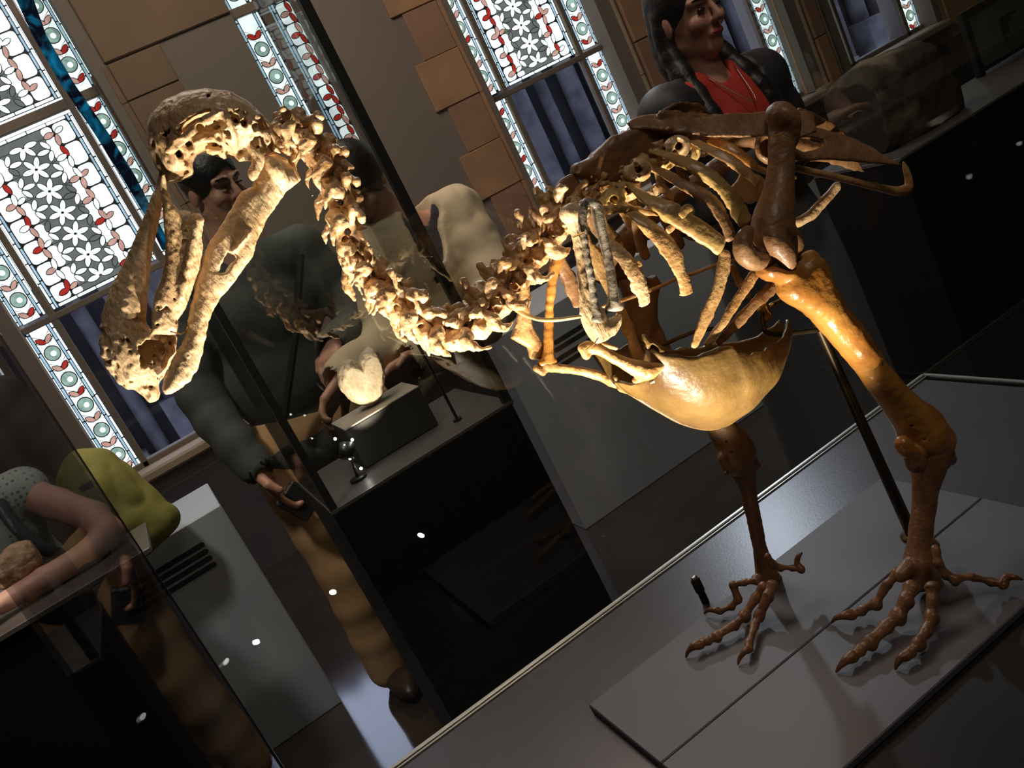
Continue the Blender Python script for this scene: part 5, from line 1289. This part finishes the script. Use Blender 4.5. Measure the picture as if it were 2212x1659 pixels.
# --- ribs
def rib(name, pts, m, parent=dodo, mirror=False, **kw):
    q = [P(x, y, s) for x, y, s, w in pts]; ww = [w * (1.34 if name == 'rib' else 1.2) * ppm(p) for p, (x, y, s, w) in zip(q, pts)]
    if mirror: q = [np.array([p[0], 2 * MED - p[1], p[2]]) for p in q]
    return sweep(name, q, ww, m, parent, flat=0.26, jit=0.16, n=14, per=8, **kw)
R1 = [(1292, 440, 0.012, 8), (1308, 500, 0.045, 10), (1322, 530, 0.055, 12), (1352, 560, 0.060, 14), (1374, 595, 0.062, 15), (1387, 630, 0.062, 14), (1394, 660, 0.060, 13)]
R2 = [(1312, 420, 0.012, 8), (1342, 440, 0.035, 9), (1376, 470, 0.052, 10), (1412, 500, 0.062, 13), (1446, 538, 0.066, 16), (1468, 580, 0.067, 12), (1480, 612, 0.066, 12), (1482, 638, 0.064, 12)]
R3 = [(1346, 380, 0.014, 8), (1366, 402, 0.032, 9), (1396, 428, 0.050, 12), (1440, 454, 0.064, 16), (1484, 480, 0.070, 17), (1525, 510, 0.074, 16), (1562, 534, 0.075, 17)]
R4 = [(1395, 352, 0.014, 8), (1430, 372, 0.036, 9), (1470, 395, 0.054, 10), (1512, 418, 0.066, 11), (1545, 446, 0.072, 11), (1566, 482, 0.076, 10), (1580, 520, 0.076, 11)]
R5 = [(1404, 322, 0.016, 8), (1446, 338, 0.040, 9), (1492, 357, 0.058, 11), (1530, 378, 0.068, 13), (1562, 408, 0.074, 14), (1590, 446, 0.077, 15), (1612, 486, 0.078, 14)]
R6 = [(1486, 298, 0.020, 8), (1530, 322, 0.042, 9), (1572, 342, 0.056, 10), (1606, 368, 0.064, 9), (1640, 396, 0.066, 8)]
R7 = [(1528, 302, 0.022, 7), (1572, 316, 0.040, 9), (1606, 338, 0.050, 9), (1634, 362, 0.054, 7)]
for i, (r, m) in enumerate(((R1, BONE_NECK), (R2, TAN), (R3, YELLOW), (R4, BROWN), (R5, YELLOW), (R6, TAN), (R7, AMBER))):
    rib('rib', r, m, seed=i)
    rib('rib', r, (BROWN, TAN)[i % 2], seed=i + 20, mirror=True)
psweep('uncinate_process', [(1440, 500, 0.066, 8), (1452, 492, 0.066, 7), (1458, 486, 0.066, 4)], TAN, dodo, flat=0.35)
psweep('uncinate_process', [(1372, 580, 0.062, 7), (1382, 572, 0.062, 6), (1378, 562, 0.062, 5)], TAN, dodo, flat=0.35)
psweep('uncinate_process', [(1470, 470, 0.070, 11), (1486, 452, 0.070, 12), (1500, 462, 0.070, 6)], YELLOW, dodo, flat=0.3)
rib('sternal_rib', [(1568, 540, 0.075, 12), (1562, 582, 0.075, 13), (1545, 640, 0.074, 13), (1518, 700, 0.070, 11), (1498, 752, 0.066, 8)], TAN, seed=5)
rib('sternal_rib', [(1640, 575, 0.066, 10), (1618, 612, 0.068, 10), (1592, 650, 0.068, 9), (1560, 700, 0.066, 8), (1524, 748, 0.064, 7)], TAN, seed=6)
rib('sternal_rib', [(1690, 600, 0.056, 11), (1660, 630, 0.058, 11), (1620, 668, 0.060, 11), (1580, 712, 0.060, 9), (1548, 742, 0.058, 8)], BROWN, seed=7)
rib('sternal_rib', [(1580, 572, -0.060, 8), (1598, 610, -0.062, 8), (1622, 645, -0.062, 7)], TAN, seed=8)
rib('sternal_rib', [(1340, 668, -0.05, 12), (1356, 710, -0.05, 12), (1372, 748, -0.045, 12), (1385, 790, -0.04, 12)], TAN, seed=9)
for i, (x, y, s) in enumerate(((1375, 368, 0.024), (1322, 432, 0.024), (1352, 412, 0.020), (1430, 348, 0.020), (1460, 318, 0.026), (1480, 336, 0.018))):
    v = Vol(P(x, y, s) - 0.024, P(x, y, s) + 0.024, 0.0011)
    v.ell(P(x, y, s), (0.015, 0.010, 0.012), AX, 0.003); v.cone(P(x, y, s), P(x + 12, y - 20, s - 0.01), 0.006, 0.006, 0.004); v.cone(P(x, y, s), P(x - 16, y + 12, s + .004), 0.006, 0.003, 0.004)
    v.cone(P(x + 5, y - 2, s + 0.03), P(x + 5, y - 2, s - 0.01), 0.0036, 0.0036, 0, True); v.pores(0.004, 160, 0.35, None, i); v.noise(0.0016, 110, i)
    v.build('rib_head', YELLOW if i % 2 else BONE_NECK, dodo)

for i, (pts, s, m) in enumerate(([((1300, 410), (1330, 420), (1350, 452), (1330, 462), (1306, 440)), 0.022, YELLOW], [((1352, 368), (1392, 356), (1400, 376), (1376, 392), (1350, 388)), 0.020, YELLOW],
        [((1408, 300), (1432, 296), (1444, 330), (1428, 344), (1404, 330)), 0.022, BONE_NECK], [((1440, 296), (1462, 300), (1470, 326), (1452, 330)), 0.018, YELLOW],
        [((1396, 410), (1420, 396), (1450, 404), (1440, 424), (1404, 428)), -0.02, BONE_NECK], [((1470, 330), (1530, 322), (1540, 340), (1500, 346), (1474, 352)), -0.024, BONE_NECK],
        [((1330, 396), (1356, 404), (1380, 440), (1366, 470), (1344, 430)), 0.010, TAN], [((1240, 500), (1262, 500), (1270, 530), (1250, 548), (1236, 530)), 0.02, YELLOW])):
    v = Vol(*bounds([P(x, y, s) for x, y in pts], 0.016), 0.0010)
    vpoly(v, list(pts), s, 0.0045, 0.006, edge=0.3, rough=0.004, rf=140); v.pores(0.004, 170, 0.42, None, i); v.noise(0.0010, 150, i, True)
    v.build('bone_fragment', m, dodo)
rib('rib', [(1428, 462, -0.05, 9), (1452, 496, -0.055, 10), (1470, 540, -0.055, 9)], BROWN, seed=31)
rib('rib', [(1372, 470, -0.05, 9), (1384, 520, -0.055, 10), (1398, 560, -0.055, 9)], BROWN, seed=32)

# --- mount
rq0 = at_z(1972, 1158, BT); rtop = at_y(1745, 655, rq0[1] + 0.012); rt2 = at_y(1700, 420, MED)
MB().tube([rq0, rq0 + (rtop - rq0) * 0.5, rtop, rt2], [0.0066, 0.0056, 0.0042, 0.0035], 14).build('support_rod', DARKBRASS, dodo, True)
MB().tube([rq0, rq0 + np.array([0, 0, 0.003])], 0.013, 20).build('rod_foot', DARKBRASS, dodo, True)
for pts, r in (([(1300, 664, 0.0), (1347, 648, 0.0), (1416, 623, 0.0), (1458, 604, 0.0), (1500, 590, 0.0), (1548, 572, 0.0), (1600, 560, -0.02)], 4.2),
               ([(1400, 765, 0.0), (1426, 749, 0.0), (1480, 724, 0.0), (1510, 714, 0.0), (1543, 710, 0.0), (1575, 706, 0.0)], 4.5),
               ([(1644, 672, 0.0), (1648, 700, 0.0), (1654, 716, 0.0), (1680, 722, 0.0), (1740, 716, 0.0), (1772, 712, 0.0)], 5.5)):
    psweep('support_wire', [(x, y, s, r) for x, y, s in pts], DARKBRASS if r > 4.3 else TAN, dodo, flat=0.7, jit=0.04)
v = Vol(P(1655, 668, 0) - 0.03, P(1655, 668, 0) + 0.03, 0.0009)
vchain(v, [(1640, 672, 0.0, 5), (1652, 662, 0.004, 9), (1658, 680, 0.004, 6), (1654, 694, 0.0, 4)], 0.001)
vchain(v, [(1655, 665, 0.0, 4), (1676, 655, 0.0, 4), (1692, 646, 0.0, 3)], 0.001); v.noise(0.0016, 200, 3)
v.build('wire_knot', BRASS, dodo)
#=====END=====
